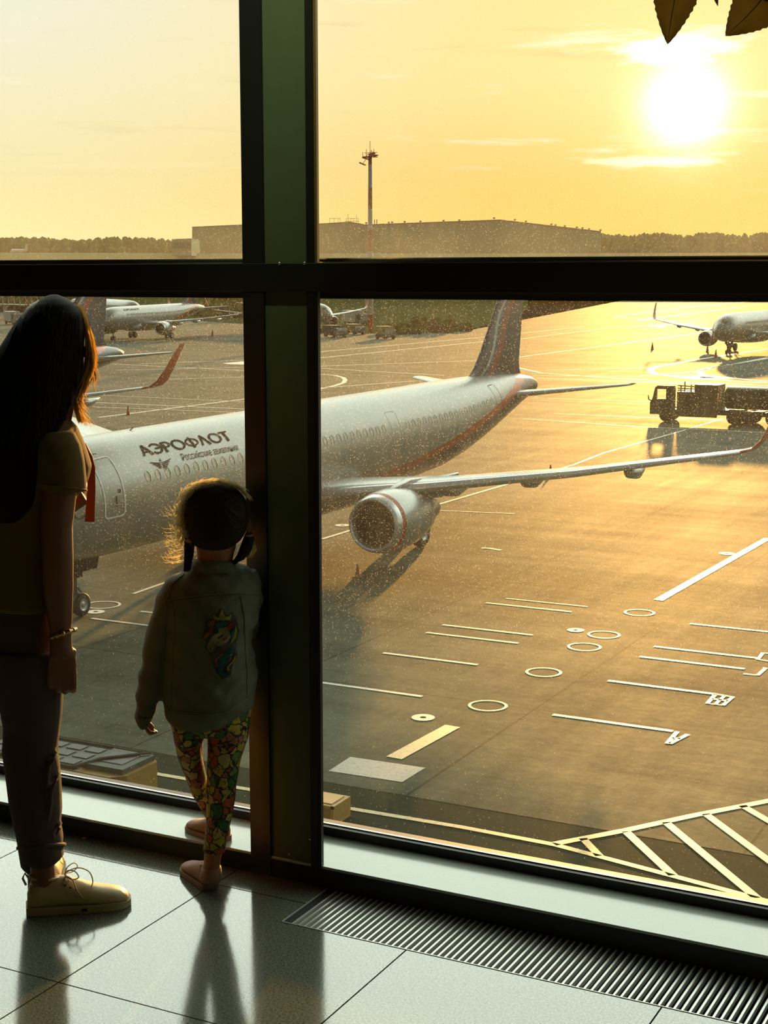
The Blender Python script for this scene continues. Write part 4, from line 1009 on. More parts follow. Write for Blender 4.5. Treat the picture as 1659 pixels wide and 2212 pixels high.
def shoe(fig, name, heel, toe, L, wd, ht, mup, msole, parent, laces=None, low=False):
    h = heel-fig.g; d = (toe-heel); d.z = 0; d.normalize(); sd = Vector((d.y, -d.x, 0)); Z = Vector((0, 0, 1)); b = h.copy()
    prof = [(0, .50, .55), (.03, .68, .82), (.10, .76, 1.0), (.22, .78, 1.0), (.34, .80, .98), (.46, .88, .88), (.58, .97, .74), (.70, 1.02, .62), (.82, 1.0, .55), (.91, .86, .48), (.97, .60, .38), (1.0, .26, .24)]
    R = []
    for t_, w_, h_ in prof:
        c = b+d*(L*t_)+sd*(.0); zb = ht*.14; zt = ht*h_
        ring = []
        for k in range(20):
            a = 2*PI*k/20; cc, ss = math.cos(a), math.sin(a)
            nar = 1-.38*max(0, ss)*(1 if t_ < .5 else .8)
            ring.append(c+sd*(wd*w_*nar*math.copysign(abs(cc)**.8, cc))+Z*((zb+zt)/2+(zt-zb)/2*math.copysign(abs(ss)**.75, ss)))
        R.append(ring)
    o = empty(name, (0, 0, 0)); o.parent = parent
    u_ = MB().rings(R).build('upper', mup, o, smooth=True)
    R = []
    for t_, w_, _ in prof:
        c = b+d*(L*(t_*1.03-.015)); ww = wd*w_*1.07; zt = ht*(.23 if t_ < .9 else .20)
        R.append([c-sd*ww+Z*.001, c+sd*ww+Z*.001, c+sd*ww*1.02+Z*zt, c-sd*ww*1.02+Z*zt])
    s_ = MB().rings(R).build('sole', msole, o, auto=60)
    col = MB(); pts = []
    for k in range(21):
        a = 2*PI*k/20; tt = .17+.145*math.cos(a); pts.append(b+d*(L*tt)+sd*(wd*.47*math.sin(a))+Z*(ht*(.985-.05*math.cos(a))))
    col.tube(pts, .0045 if L > .2 else .004, 8); col.build('collar', mup, o, smooth=True)
    if laces:
        lm = MB()
        for i in range(5):
            tt = .36+.055*i; z_ = ht*(.97-.085*i)
            for sg in (-1, 1):
                a = b+d*(L*tt)+sd*(sg*wd*.42)+Z*(z_-.006); q = b+d*(L*(tt+.05))-sd*(sg*wd*.42)+Z*(z_-.012)
                lm.tube([a, (a+q)/2+Z*.008, q], .0018, 6)
        e_ = b+d*(L*.37)+Z*(ht*.99)
        for sg in (-1, 1):
            lm.tube(smooth_pts([e_, e_+sd*sg*.012+Z*.016+d*.008, e_+sd*sg*.030+Z*.020+d*.026, e_+sd*sg*.038+Z*.006+d*.036, e_+sd*sg*.028-Z*.004+d*.022, e_+sd*sg*.01]), .0017, 6)
        lm.tube(smooth_pts([e_, e_+d*.016+Z*.013, e_+d*.042+Z*.016, e_+d*.066+Z*.002, e_+d*.074-Z*.018+sd*.012, e_+d*.070-Z*.032+sd*.02]), .0017, 6)
        lm.tube(smooth_pts([e_, e_+d*.02+sd*.03-Z*.004, e_+d*.03+sd*.040-Z*.03, e_+d*.045+sd*.044-Z*.052]), .0016, 6)
        lm.build('laces', laces, o, smooth=True)
        ey = MB()
        for i in range(5): ey.ell(b+d*(L*(.37+.052*i))+sd*(wd*(.60+.05*i))+Z*(ht*(.80-.07*i)), .003, .003, .003, n=8, m=6)
        ey.build('eyelets', M_SEAM, o)
        MB().tube([b-d*.002+Z*ht*.80, b-d*.010+Z*ht*1.0, b-d*.004+Z*ht*1.14, b+d*.006+Z*ht*.98], .0032, 6).build('heel_tab', mup, o, smooth=True)
        sp = MB(); sp.obox(b+d*(L*.56)+sd*(wd*1.0)+Z*(ht*.12), d*.011, sd*.002, (0, 0, .004)); sp.build('side_seam', M_SEAM, o)
    return o
M_SKIN = mat('warm_skin', (.20, .085, .04), .5, var=.08, scale=20, trans=.06)
M_SHIRT = mat('mustard_cotton', (.20, .125, .035), .85, var=.12, scale=20, bump=.25, bscale=900, trans=.22)
M_STRAP = mat('orange_red_ribbon', (.42, .10, .03), .6, trans=.22)
M_TROU = mat('mauve_brown_trouser_cloth', (.075, .046, .034), .85, var=.12, scale=30, bump=.25, bscale=700, trans=.05)
M_HAIRW = mat('dark_brown_hair', (.008, .005, .003), .75, spec=.15, var=.4, scale=90)
M_STRW = mat('sun_tinted_hair_strands', (1.0, .70, .34), .45, var=.15, scale=60, trans=.85)  # sun glow put into the colour of strands of dark hair
M_SNEAK = mat('cream_leather_sneaker', (.62, .50, .26), .45, var=.06, scale=40, bump=.08); M_SOLE = mat('cream_rubber_sole', (.55, .47, .27), .6); M_LACE = mat('cream_laces', (.66, .55, .32), .7)
M_SEAM = mat('dark_seam', (.02, .018, .012), .6); M_GOLD = mat('gold_bracelet', (.75, .5, .2), .25, metal=.9)
M_EYEW = mat('eye_white', (.7, .68, .62), .2); M_IRIS = mat('dark_iris', (.03, .02, .01), .2)
def eyes(fig, pos, f, r):
    f = f.normalized()
    for p in pos:
        o = MB().ell(p, r, r, r, n=14, m=10).build('eye', M_EYEW, fig.root, smooth=True)
        MB().ell(p+f*r*.75, r*.45, r*.45, r*.45, n=12, m=8).build('iris', M_IRIS, o, smooth=True)

# ---- woman
Wm = Fig('person', 118, 1964, 0, 'woman with long dark hair, mustard shirt, brown trousers and cream sneakers beside the girl')
u, r_ = Wm.u, Wm.r; Zv = Vector((0, 0, 1))
m = MB(); fW = (r_*.62+u*.78)
ev = head(m, Wm.pt(112, 738, .0), fW, .225)
Wm.loft(m, [(790, 78, 140, .045), (850, 70, 134, .045), (905, 55, 140, .06), (925, 20, 155, .075), (950, -2, 165, .09), (1000, -22, 160, .10), (1080, -24, 140, .10), (1180, -20, 122, .095), (1240, -24, 128, .10), (1300, -26, 132, .105), (1360, -22, 128, .10)], 24)
Wm.loft(m, [(1340, -16, 126, .075, -.03), (1450, 0, 122, .07, -.02), (1560, 14, 118, .06, -.01), (1640, 22, 114, .055), (1700, 34, 116, .05), (1780, 50, 114, .042), (1850, 64, 116, .034), (1900, 66, 122, .033), (1945, 64, 140, .035)], 20)
Wm.loft(m, [(1340, -16, 120, .075, .06), (1450, 0, 112, .07, .07), (1560, 14, 106, .06, .08), (1640, 22, 102, .055, .09), (1700, 34, 104, .05, .10), (1780, 48, 102, .042, .11), (1850, 58, 104, .034, .12), (1925, 60, 106, .033, .12)], 20)
Wm.loft(m, [(950, 70, 150, .05, -.10), (1000, 86, 168, .05, -.115), (1055, 88, 167, .047, -.125), (1100, 88, 162, .045, -.13), (1136, 88, 157.5, .043, -.13), (1200, 90, 159, .042, -.13), (1274, 92, 159, .038, -.125), (1330, 101, 157, .031, -.12), (1360, 106, 155, .027, -.12), (1392, 107, 156, .027, -.12), (1420, 107, 162, .022, -.12)], 20)
wr = Wm.pt(134, 1400, -.12); kn = Wm.pt(133, 1480, -.10)
hand(m, wr, (kn-wr), u, r_, .172, curl=.75, r=.0098)
# far arm bent in front of the body
m.tube(Wm.path([(70, 960, .11), (110, 1080, .14), (150, 1085, .16), (180, 1068, .16)]), [.05, .042, .034, .028], 12)
hand(m, Wm.pt(176, 1070, .16), (u*.9+r_*.3), r_*-1, Zv, .15, curl=.8, r=.0085)
body = m.build('body', M_SKIN, Wm.root, label='bare forearm, hand and ankle'); remesh(body, .0045, 2)
eyes(Wm, ev, fW, .011)
# shirt
m = MB()
Wm.loft(m, [(893, 66, 138, .06), (905, 48, 152, .075), (922, 14, 168, .10), (945, -14, 179, .118), (975, -28, 190, .128), (1005, -37, 199, .132), (1035, -39, 192, .13), (1070, -37, 168, .125), (1110, -35, 150, .12), (1180, -34, 138, .115), (1250, -37, 138, .12), (1300, -40, 138, .125), (1308, -38, 136, .12)], 32)
Wm.loft(m, [(930, 62, 160, .05, -.08), (955, 66, 174, .062, -.10), (985, 76, 182, .066, -.115), (1020, 82, 186, .066, -.12), (1046, 84, 187.5, .066, -.125), (1060, 96, 186, .064, -.125)], 24)
sh = m.build('shirt', M_SHIRT, Wm.root); remesh(sh, .006, 3)
m = MB(); rr = []
for k in range(25):
    a = 2*PI*k/24; rr.append(Wm.pt(137+50*math.cos(a), 1052+7*math.cos(a), -.125+.066*math.sin(a)))
m.tube(rr, .003, 6); m.build('sleeve_hem', M_SHIRT, sh, smooth=True)
m = MB(); Wm.loft(m, [(958, 176, 186, .010, .03), (985, 187, 200, .011, .03), (1010, 190, 206, .0035, .03), (1060, 188, 206.5, .003, .03), (1100, 185, 205, .003, .03), (1127, 183, 204.5, .003, .03)], 16)
m.build('hanging_strap', M_STRAP, Wm.root, smooth=True, label='orange-red ribbon strap hanging from the chest')
# trousers
m = MB()
Wm.loft(m, [(1236, -32, 136, .118, .02), (1262, -38, 140, .125, .02), (1330, -40, 142, .13, .02), (1400, -30, 141, .125, .02), (1440, -22, 140, .12, .02)], 32)
Wm.loft(m, [(1400, -26, 139, .088, -.03), (1440, -18, 139, .088, -.03), (1487, -9, 138, .086, -.02), (1540, 0, 134.5, .082, -.01), (1575, 6, 130, .078), (1600, 5, 127, .076), (1625, 3, 126, .076), (1650, 7, 130, .076), (1687, 12, 133, .077), (1743, 19, 135, .078), (1773, 26, 132, .076), (1785, 28, 134, .078), (1803, 33, 137, .078), (1822, 39, 136, .075), (1830, 40, 138, .076), (1842, 41, 139, .075), (1856, 44, 126, .068), (1864, 58, 116, .05)], 28)
Wm.loft(m, [(1400, -26, 130, .085, .075), (1487, -9, 124, .08, .085), (1575, 6, 116, .074, .09), (1650, 10, 116, .074, .10), (1743, 22, 120, .074, .11), (1820, 36, 120, .07, .12), (1870, 44, 118, .062, .12), (1882, 56, 110, .05, .12)], 28)
m.tube(Wm.path([(124, 1622, -.04), (116, 1640, -.070), (104, 1655, -.073), (101, 1690, -.073), (98, 1740, -.072)]), [.003, .006, .008, .006, .002], 8)
m.tube(Wm.path([(131, 1668, -.03), (120, 1688, -.07), (111, 1705, -.073), (109, 1740, -.073), (104, 1775, -.07)]), [.002, .005, .007, .005, .002], 8)
m.tube(Wm.path([(134, 1776, -.03), (127, 1790, -.066), (118, 1812, -.072)]), [.003, .006, .003], 8)
tr_ = m.build('trousers', M_TROU, Wm.root); remesh(tr_, .005, 2)
m = MB(); rr = []
for k in range(29):
    a = 2*PI*k/28; rr.append(Wm.pt(89+49.5*math.cos(a), 1828-4*math.cos(a), .077*math.sin(a)))
m.tube(rr, .006, 8); m.build('rolled_cuff', M_TROU, tr_, smooth=True)
shoe(Wm, 'sneaker', gp(60, 1971, 0), gp(274, 1951, 0), .272, .046, .098, M_SNEAK, M_SOLE, Wm.root, laces=M_LACE)
hl_ = Wm.g+u*.075+r_*(-.012); shoe(Wm, 'sneaker', hl_, hl_+u, .262, .044, .094, M_SNEAK, M_SOLE, Wm.root, laces=M_LACE)
m = MB(); rr = []
for k in range(25):
    a = 2*PI*k/24; rr.append(Wm.pt(136+26*math.cos(a), 1369-9*math.cos(a), -.12+.036*math.sin(a)))
m.tube(rr, .0042, 7)
for k in range(0, 24, 2): m.ell(rr[k], .0068, .0068, .0068, n=8, m=6)
m.build('bracelet', M_GOLD, Wm.root, smooth=True, label='gold bead bracelet')
# hair
m = MB()
Wm.loft(m, [(636, 108, 126, .012), (640, 98, 134, .03), (647, 84, 148, .055), (658, 68, 164, .078), (676, 50, 178, .095), (703, 28, 183, .105), (730, 11, 182, .11), (760, -8, 181, .115), (790, -22, 181, .112), (815, -30, 177, .11), (840, -36, 170, .108, -.01), (865, -40, 162, .10, -.02), (895, -45, 148, .092, -.045), (930, -48, 130, .08, -.07), (980, -50, 114, .065, -.09), (1030, -46, 98, .05, -.10), (1090, -40, 80, .036, -.105), (1130, -30, 62, .015, -.10)], 40)
hw = m.build('hair', M_HAIRW, Wm.root, label='long dark brown hair'); remesh(hw, .006, 3)
hb__ = BVHTree.FromPolygons([v.co for v in hw.data.vertices], [p.vertices for p in hw.data.polygons])
rnd = random.Random(5)
m = MB()
for i in range(170):   # locks lying along the back of the hair
    y0 = rnd.uniform(650, 760); x0 = rnd.uniform(20, 175); pts = []; sw = rnd.uniform(-14, 10); ph = rnd.uniform(0, 6)
    for j in range(9):
        yy = y0+j*rnd.uniform(26, 36); xx = 100+(x0-100)*(1+.04*j)-j*5+sw*j*.25+4*math.sin(j*.9+ph)
        o_ = CO-Wm.g; dd = (Wm.pt(xx, yy, 0)-o_).normalized(); hit = hb__.ray_cast(o_, dd)
        if hit[0] is None: break
        pts.append(hit[0]-dd*.001)
    if len(pts) > 3: m.tube(pts, [.001]+[.0042]*(len(pts)-2)+[.001], 5)
m.build('hair_locks', M_HAIRW, hw, smooth=True)
m = MB()
main = [(172, 662), (186, 692), (197, 730), (203, 762), (201, 790), (192, 815), (182, 838), (171, 860), (173, 885), (180, 910), (182, 932)]
for i in range(620):
    off = max(-17, min(5, rnd.gauss(0, 1)*7-7)); k0 = rnd.choice([0, 0, 0, 1, 2, 3, 4, 5]); k1 = rnd.choice([5, 6, 7, 8, 9, 10, 10]); dy = rnd.uniform(-.02, .085); ph = rnd.uniform(0, 6); pts = []
    for j in range(k0, max(k1, k0+3)):
        if j >= len(main): break
        x, y = main[j]; fl_ = 1.0 if 2 < j < 8 else .6
        pts.append(Wm.pt(x+off*fl_+2.2*math.sin(j*1.1+ph), y+rnd.uniform(-4, 4), dy+.008*math.sin(j+ph)))
    if rnd.random() < .12 and len(pts) > 2:
        pts[-1] = pts[-1]+r_*rnd.uniform(.0, .03)-Zv*.01
    if len(pts) > 2: m.tube(pts, [.0006]+[rnd.uniform(.0009, .0019)]*(len(pts)-2)+[.0004], 4)
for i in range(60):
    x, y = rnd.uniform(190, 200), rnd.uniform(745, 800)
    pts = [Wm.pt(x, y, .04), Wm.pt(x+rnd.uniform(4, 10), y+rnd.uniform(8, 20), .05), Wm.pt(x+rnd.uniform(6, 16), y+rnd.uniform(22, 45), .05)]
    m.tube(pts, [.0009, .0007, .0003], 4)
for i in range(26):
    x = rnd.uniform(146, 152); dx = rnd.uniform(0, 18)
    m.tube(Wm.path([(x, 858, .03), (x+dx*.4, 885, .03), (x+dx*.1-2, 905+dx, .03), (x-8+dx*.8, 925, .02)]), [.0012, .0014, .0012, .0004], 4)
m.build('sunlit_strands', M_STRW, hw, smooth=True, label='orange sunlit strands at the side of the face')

# ---- child
Ch = Fig('person', 445, 1921, 0, 'small girl with pigtails, denim jacket and bright patterned leggings stepping onto the window kerb')
u, r_ = Ch.u, Ch.r
M_SKINC = mat('child_skin', (.42, .20, .11), .5, var=.06, scale=20, trans=.10)
M_DEN = mat('grey_green_denim', (.155, .18, .125), .85, var=.34, scale=22, bump=.7, bscale=380)
M_DENS = mat('denim_seam_thread', (.17, .18, .12), .8, var=.2, scale=60)
M_HAIRC = mat('dark_blond_hair', (.024, .018, .007), .7, spec=.2, var=.4, scale=120)
M_STRC = mat('backlight_tinted_hair_strands', (1.0, .88, .60), .4, var=.05, scale=60, trans=.85)  # pale gold paints the backlight onto dark blond hair
M_TIE = mat('yellow_hair_tie', (.55, .42, .05), .6)
M_PSH = mat('dusty_pink_shoe', (.42, .24, .17), .7, var=.12, scale=60, bump=.2, bscale=500); M_PSOLE = mat('pink_shoe_sole', (.34, .22, .16), .7)
def leggings_mat():
    m, t, o = newmat('bright_cartoon_pattern'); co = t.n('ShaderNodeTexCoord').outputs['Object']
    wp = t.n('ShaderNodeMix', {'data_type': 'VECTOR'}); t.put(wp.inputs[0], .030); t.put(wp.inputs[4], co); t.put(wp.inputs[5], t.noise(co, 38.0, 3.0, .6, out='Color'))
    vec = wp.outputs[1]
    v = t.n('ShaderNodeTexVoronoi', {'feature': 'F1'}, Vector=vec, Scale=34.0, Randomness=.9); e = t.n('ShaderNodeTexVoronoi', {'feature': 'DISTANCE_TO_EDGE'}, Vector=vec, Scale=34.0, Randomness=.9)
    h = t.n('ShaderNodeSeparateColor', None, i0=v.outputs['Color']).outputs[0]
    cr = t.n('ShaderNodeValToRGB', None, Fac=h); el_ = cr.color_ramp; el_.interpolation = 'CONSTANT'
    cols = [(0, (.55, .45, .06)), (.2, (.50, .10, .04)), (.36, (.62, .50, .20)), (.5, (.05, .17, .04)), (.64, (.60, .48, .05)), (.76, (.52, .20, .12)), (.88, (.18, .28, .06))]
    el_.elements[0].color = c4(cols[0][1]); el_.elements[1].position = cols[1][0]; el_.elements[1].color = c4(cols[1][1])
    for p_, c_ in cols[2:]:
        q_ = el_.elements.new(p_); q_.color = c4(c_)
    v2 = t.n('ShaderNodeTexVoronoi', {'feature': 'DISTANCE_TO_EDGE'}, Vector=vec, Scale=75.0); ln = t.m('LESS_THAN', v2.outputs['Distance'], .035)
    ln = t.m('MULTIPLY', ln, t.m('GREATER_THAN', t.noise(co, 30.0, 0.0), .5))
    f = t.m('MAXIMUM', t.m('LESS_THAN', e.outputs['Distance'], .055), ln)
    col = t.mix(f, cr.outputs[0], (.012, .01, .008, 1))
    p = t.n('ShaderNodeBsdfPrincipled', None, Base_Color=col, Roughness=.7); tr2 = t.n('ShaderNodeBsdfTranslucent', None, Color=col)
    mx = t.n('ShaderNodeMixShader', None, i0=.10, i1=p, i2=tr2); t.put(o.inputs[0], mx); return m
M_LEG = leggings_mat()
m = MB(); fC = (u*.93+r_*.36)
ev = head(m, Ch.pt(466, 1126, .0), fC, .168)
Ch.loft(m, [(1150, 425, 512, .045), (1180, 424, 510, .044, -.004), (1200, 426, 504, .042, -.004), (1222, 426, 502, .042, -.002), (1245, 395, 525, .06), (1300, 365, 545, .085), (1400, 366, 530, .09), (1500, 372, 530, .085), (1560, 380, 528, .075)], 24)
Ch.loft(m, [(1540, 450, 530, .06), (1640, 454, 514, .045), (1740, 452, 498, .036), (1820, 446, 486, .028), (1840, 441, 480, .026), (1862, 440, 476, .027), (1895, 430, 474, .028)], 18)
Ch.loft(m, [(1540, 380, 440, .06, .0), (1640, 394, 438, .045, .05), (1720, 424, 456, .034, .12), (1760, 444, 476, .030, .18), (1790, 452, 490, .03, .21)], 18)
m.tube(Ch.path([(392, 1280), (350, 1380), (326, 1480), (311, 1556)]), [.034, .030, .024, .018], 14)
hand(m, Ch.pt(308, 1552, 0), (r_*.35-Zv*.9), (r_*.9+Zv*.3), u, .072, curl=1.35, r=.0058)
m.tube([Ch.pt(530, 1275, .01), Ch.pt(526, 1350, .05), Ch.pt(510, 1345, .17)], [.034, .03, .021], 14)
hand(m, Ch.pt(508, 1344, .17), (u*.25+Zv*.9), u, r_*-1, .10, curl=.15, r=.0058)
bc = m.build('body', M_SKINC, Ch.root, label='nape, ear, small fist and ankle'); remesh(bc, .0034, 2)
eyes(Ch, ev, fC, .0095)
# leggings
m = MB()
Ch.loft(m, [(1490, 362, 546, .098), (1530, 364, 543, .096), (1556, 367, 541, .092), (1578, 371, 539, .082)], 30)
Ch.loft(m, [(1556, 444, 541, .08), (1590, 447, 537, .076), (1605, 448, 531.5, .072), (1630, 448, 523, .067), (1649, 447, 518.5, .063), (1661, 447, 516.5, .061), (1694, 446, 511, .056), (1724, 445, 508.5, .055), (1752, 445, 504, .053), (1780, 445, 497.5, .049), (1810, 442, 491, .043), (1838, 437.5, 486.5, .037)], 24)
Ch.loft(m, [(1556, 368, 452, .078, 0), (1575, 371, 448, .075, .0), (1590, 374, 442, .072, .005), (1612, 378, 435, .066, .015), (1631, 382, 436, .062, .03), (1668, 396, 444, .055, .06), (1709, 411, 452, .05, .10), (1739, 429, 462, .045, .14), (1760, 441, 480, .042, .17), (1772, 448, 486, .04, .19)], 24)
lg = m.build('leggings', M_LEG, Ch.root, label='bright cartoon-patterned leggings'); remesh(lg, .004, 1)
# jacket
m = MB()
Ch.loft(m, [(1213, 426, 504, .052), (1222, 412, 522, .062), (1231, 398, 545, .072), (1241, 382, 556, .082), (1258, 360, 563, .094), (1290, 350, 564, .106), (1330, 348, 558, .112), (1362, 350, 548, .114), (1385, 350, 543.5, .114), (1405, 350, 549, .115), (1440, 349, 555, .116), (1480, 348, 556, .118), (1505, 348, 552, .118), (1522, 351, 549, .118), (1538, 356, 532, .116), (1550, 361, 508, .112), (1558, 367, 486, .106)], 36)
Ch.loft(m, [(1240, 380, 430, .045), (1254, 359, 420, .056), (1270, 346, 410, .062), (1285, 338, 402, .062), (1334, 325, 388, .06), (1386, 311, 374, .056), (1431, 304.5, 363, .053), (1452, 301, 358, .053), (1475, 298, 356, .051), (1495, 295, 350, .05), (1513, 293, 345, .047), (1540, 291, 334, .043), (1556, 293.5, 326, .038), (1566, 299, 320, .033)], 24)
Ch.loft(m, [(1232, 515, 553, .04, .0), (1246, 500, 562, .052, .01), (1262, 495, 568, .06, .02), (1289, 495, 568.5, .062, .03), (1320, 498, 562, .06, .04), (1349, 500, 553, .055, .045), (1375, 508, 543, .045, .05)], 22)
m.tube([Ch.pt(528, 1355, .05), Ch.pt(518, 1352, .12), Ch.pt(511, 1346, .165)], [.045, .036, .03], 14)
jk = m.build('jacket', M_DEN, Ch.root, label='grey-green denim jacket'); remesh(jk, .0048, 3)
# soft folds pushed into the cloth
for v in jk.data.vertices:
    c = v.co; n_ = v.normal; s_ = c.dot(r_); z_ = c.z
    f_ = math.sin(z_*62+s_*40+2*math.sin(s_*30))*math.sin(s_*34+z_*19+1.3)+.6*math.sin(z_*120-s_*75+1)*math.sin(s_*60)
    v.co = c+n_*(.0036*f_)
jb = BVHTree.FromPolygons([v.co for v in jk.data.vertices], [p.vertices for p in jk.data.polygons])
def onjk(px, py, off=.002):
    o_ = CO-Ch.g; dd = (Ch.pt(px, py, 0)-o_).normalized(); h = jb.ray_cast(o_, dd)
    return (h[0]-dd*off) if h[0] is not None else Ch.pt(px, py, -.11)
def seam(pts, rad, m_):
    L = []
    for a, b in zip(pts, pts[1:]):
        n_ = max(2, int(math.hypot(b[0]-a[0], b[1]-a[1])/6))
        for j in range(n_): L.append(onjk(a[0]+(b[0]-a[0])*j/n_, a[1]+(b[1]-a[1])*j/n_, .0008))
    L.append(onjk(*pts[-1], .0008)); m_.tube(L, rad, 5)
m = MB()
seam([(352, 1302), (372, 1294), (420, 1288), (470, 1283), (520, 1281), (562, 1284)], .0022, m); seam([(352, 1307), (372, 1299), (420, 1293), (470, 1288), (520, 1286), (562, 1289)], .0012, m)
seam([(352, 1500), (356, 1520), (366, 1536), (430, 1541), (486, 1534), (546, 1503)], .0022, m); seam([(353, 1505), (357, 1524), (367, 1540), (430, 1545), (486, 1538), (548, 1507)], .0012, m)
seam([(372, 1296), (378, 1340), (374, 1400), (372, 1450), (368, 1530)], .0014, m); seam([(520, 1288), (528, 1330), (530, 1400), (534, 1450), (534, 1512)], .0014, m)
seam([(398, 1240), (372, 1262), (360, 1300), (356, 1360), (352, 1430)], .0016, m); seam([(300, 1528), (315, 1535), (332, 1530)], .0018, m)
m.build('seams', M_DENS, jk, smooth=True, label='lighter stitched seams')
m = MB(); Ch.loft(m, [(1207, 422, 500, .052, -.004), (1211, 417, 506, .060, -.006), (1220, 412, 514, .066, -.006), (1229, 408, 524, .070, -.004)], 28); cl = m.build('collar', M_DEN, jk, smooth=True)
m = MB(); Ch.loft(m, [(1541, 290, 335, .045), (1546, 290, 332, .045), (1560, 294.5, 325, .040), (1569, 300, 319, .034)], 20); m.build('cuff', M_DEN, jk, smooth=True)
# embroidered unicorn patch
def pcol(name, c, rough=.6, metal=0): return mat(name, tuple(q*.7 for q in c), rough, metal, var=.3, scale=400)
PC = dict(cream=pcol('patch_cream', (.34, .30, .12)), yg=pcol('patch_yellow_green', (.38, .38, .03)), teal=pcol('patch_teal_sequins', (.015, .13, .14), .25, .4), red=pcol('patch_dark_red', (.26, .04, .02)), pink=pcol('patch_copper_pink', (.35, .12, .07), .25, .4), blk=pcol('patch_black', (.012, .012, .009)), back=pcol('patch_edge_cloth', (.055, .06, .045)), pur=pcol('patch_purple', (.10, .03, .07), .3, .3))
def patch(name, polys, mt, off, lab=None):
    bm = bmesh.new()
    for poly in polys:
        vs = [bm.verts.new((420+x/11.64, 1290+y/11.64, 0)) for x, y in poly]; bm.faces.new(vs)
    bmesh.ops.triangulate(bm, faces=bm.faces[:])
    for _ in range(2): bmesh.ops.subdivide_edges(bm, edges=[e for e in bm.edges if e.calc_length() > 4], cuts=1)
    bmesh.ops.triangulate(bm, faces=bm.faces[:])
    for v in bm.verts: v.co = onjk(v.co.x, v.co.y, off)
    me = bpy.data.meshes.new(name); bm.to_mesh(me); bm.free(); o = bpy.data.objects.new(name, me); COL.objects.link(o); me.materials.append(PC[mt]); o.parent = up_
    sd = o.modifiers.new('solid', 'SOLIDIFY'); sd.thickness = .0012; sd.offset = 0
    if lab: o['label'] = lab
    return o
up_ = empty('unicorn_patch', (0, 0, 0), label='colourful unicorn head patch'); up_.parent = Ch.root
patch('patch_backing', [[(440, 400), (560, 470), (700, 250), (780, 450), (860, 460), (970, 370), (930, 560), (1060, 580), (1120, 850), (1060, 1100), (860, 1260), (1040, 1280), (1080, 1450), (960, 1700), (900, 2000), (700, 2060), (560, 1900), (470, 1700), (560, 1420), (380, 1430), (280, 1280), (300, 1130), (190, 1040), (290, 560), (450, 540)]], 'back', .0022)
patch('crown', [[(465, 440), (600, 520), (690, 300), (760, 470), (850, 490), (940, 405), (900, 565), (700, 585), (500, 560)]], 'yg', .0038)
patch('unicorn_face', [[(610, 790), (500, 950), (440, 980), (335, 1180), (320, 1270), (360, 1360), (410, 1390), (475, 1340), (515, 1255), (700, 1200), (850, 1100), (912, 980), (880, 870), (830, 740), (740, 765)]], 'cream', .0038)
patch('ear', [[(845, 850), (830, 740), (915, 640), (1025, 600), (1012, 710), (900, 845)]], 'red', .005)
patch('teal_mane', [[(480, 900), (465, 820), (560, 660), (700, 600), (830, 620), (780, 720), (640, 760), (600, 820), (610, 900), (550, 925)], [(925, 850), (1010, 740), (1025, 900), (950, 1060), (890, 1110), (920, 980)], [(650, 1480), (900, 1280), (1010, 1320), (890, 1450), (780, 1640), (740, 1850), (840, 1980), (700, 2020), (600, 1900), (590, 1650)]], 'teal', .0044)
patch('yellow_lock', [[(1030, 700), (1075, 850), (1045, 1020), (870, 1200), (930, 1100), (1000, 960), (1022, 800)], [(1045, 1430), (1012, 1600), (855, 1760), (880, 1850), (830, 1835), (818, 1760), (960, 1590)]], 'yg', .005)
patch('copper_lock', [[(320, 650), (450, 570), (520, 590), (470, 760), (400, 800), (465, 880), (420, 930), (250, 1060), (220, 1000), (380, 830), (340, 740)]], 'pink', .0044)
patch('copper_lock', [[(640, 1440), (770, 1380), (690, 1480), (560, 1580), (590, 1790), (520, 1740), (510, 1570)]], 'pink', .0044)
patch('purple_lock', [[(780, 1650), (900, 1490), (960, 1550), (800, 1720), (860, 1900), (940, 1960), (800, 1900), (760, 1750)]], 'pur', .0044)
patch('cheek_and_inner_ear', [[(690, 1080), (720, 1030), (800, 990), (835, 1020), (810, 1070), (730, 1110)]], 'red', .005)
patch('closed_eye_and_nostril', [[(565, 1020), (640, 1000), (700, 935), (745, 940), (690, 1010), (600, 1050)], [(380, 1300), (405, 1275), (425, 1290), (405, 1340)], [(500, 1205), (560, 1200), (540, 1235)]], 'blk', .0052)
# hair
m = MB()
Ch.loft(m, [(1047, 452, 488, .03), (1052, 432, 506, .052), (1059, 418, 515, .07), (1068, 408, 524, .083), (1080, 396, 532, .094), (1100, 392, 535, .10), (1125, 393, 536, .10), (1148, 399, 531, .094, -.002), (1166, 408, 520, .082, -.008), (1178, 420, 505, .06, -.018), (1184, 432, 492, .04, -.022)], 36)
hc = m.build('hair', M_HAIRC, Ch.root, label='dark blond hair parted into two pigtails'); remesh(hc, .005, 3)
cb = BVHTree.FromPolygons([v.co for v in hc.data.vertices], [p.vertices for p in hc.data.polygons])
rnd = random.Random(11)
m = MB()
for i in range(240):
    x0 = 464+rnd.uniform(-10, 10); y0 = rnd.uniform(1046, 1165); sgn = rnd.choice((-1, 1)); pts = []
    x1 = 464+sgn*rnd.uniform(20, 66); y1 = min(1172, y0+rnd.uniform(15, 60))
    for j in range(8):
        f_ = j/7; xx = x0+(x1-x0)*f_; yy = y0+(y1-y0)*(f_**1.5)
        o_ = CO-Ch.g; dd = (Ch.pt(xx, yy, 0)-o_).normalized(); h = cb.ray_cast(o_, dd)
        if h[0] is None: break
        pts.append(h[0]-dd*.0008)
    if len(pts) > 3: m.tube(pts, [.0006]+[.0019]*(len(pts)-2)+[.0006], 4)
m.build('hair_locks', M_HAIRC, hc, smooth=True)
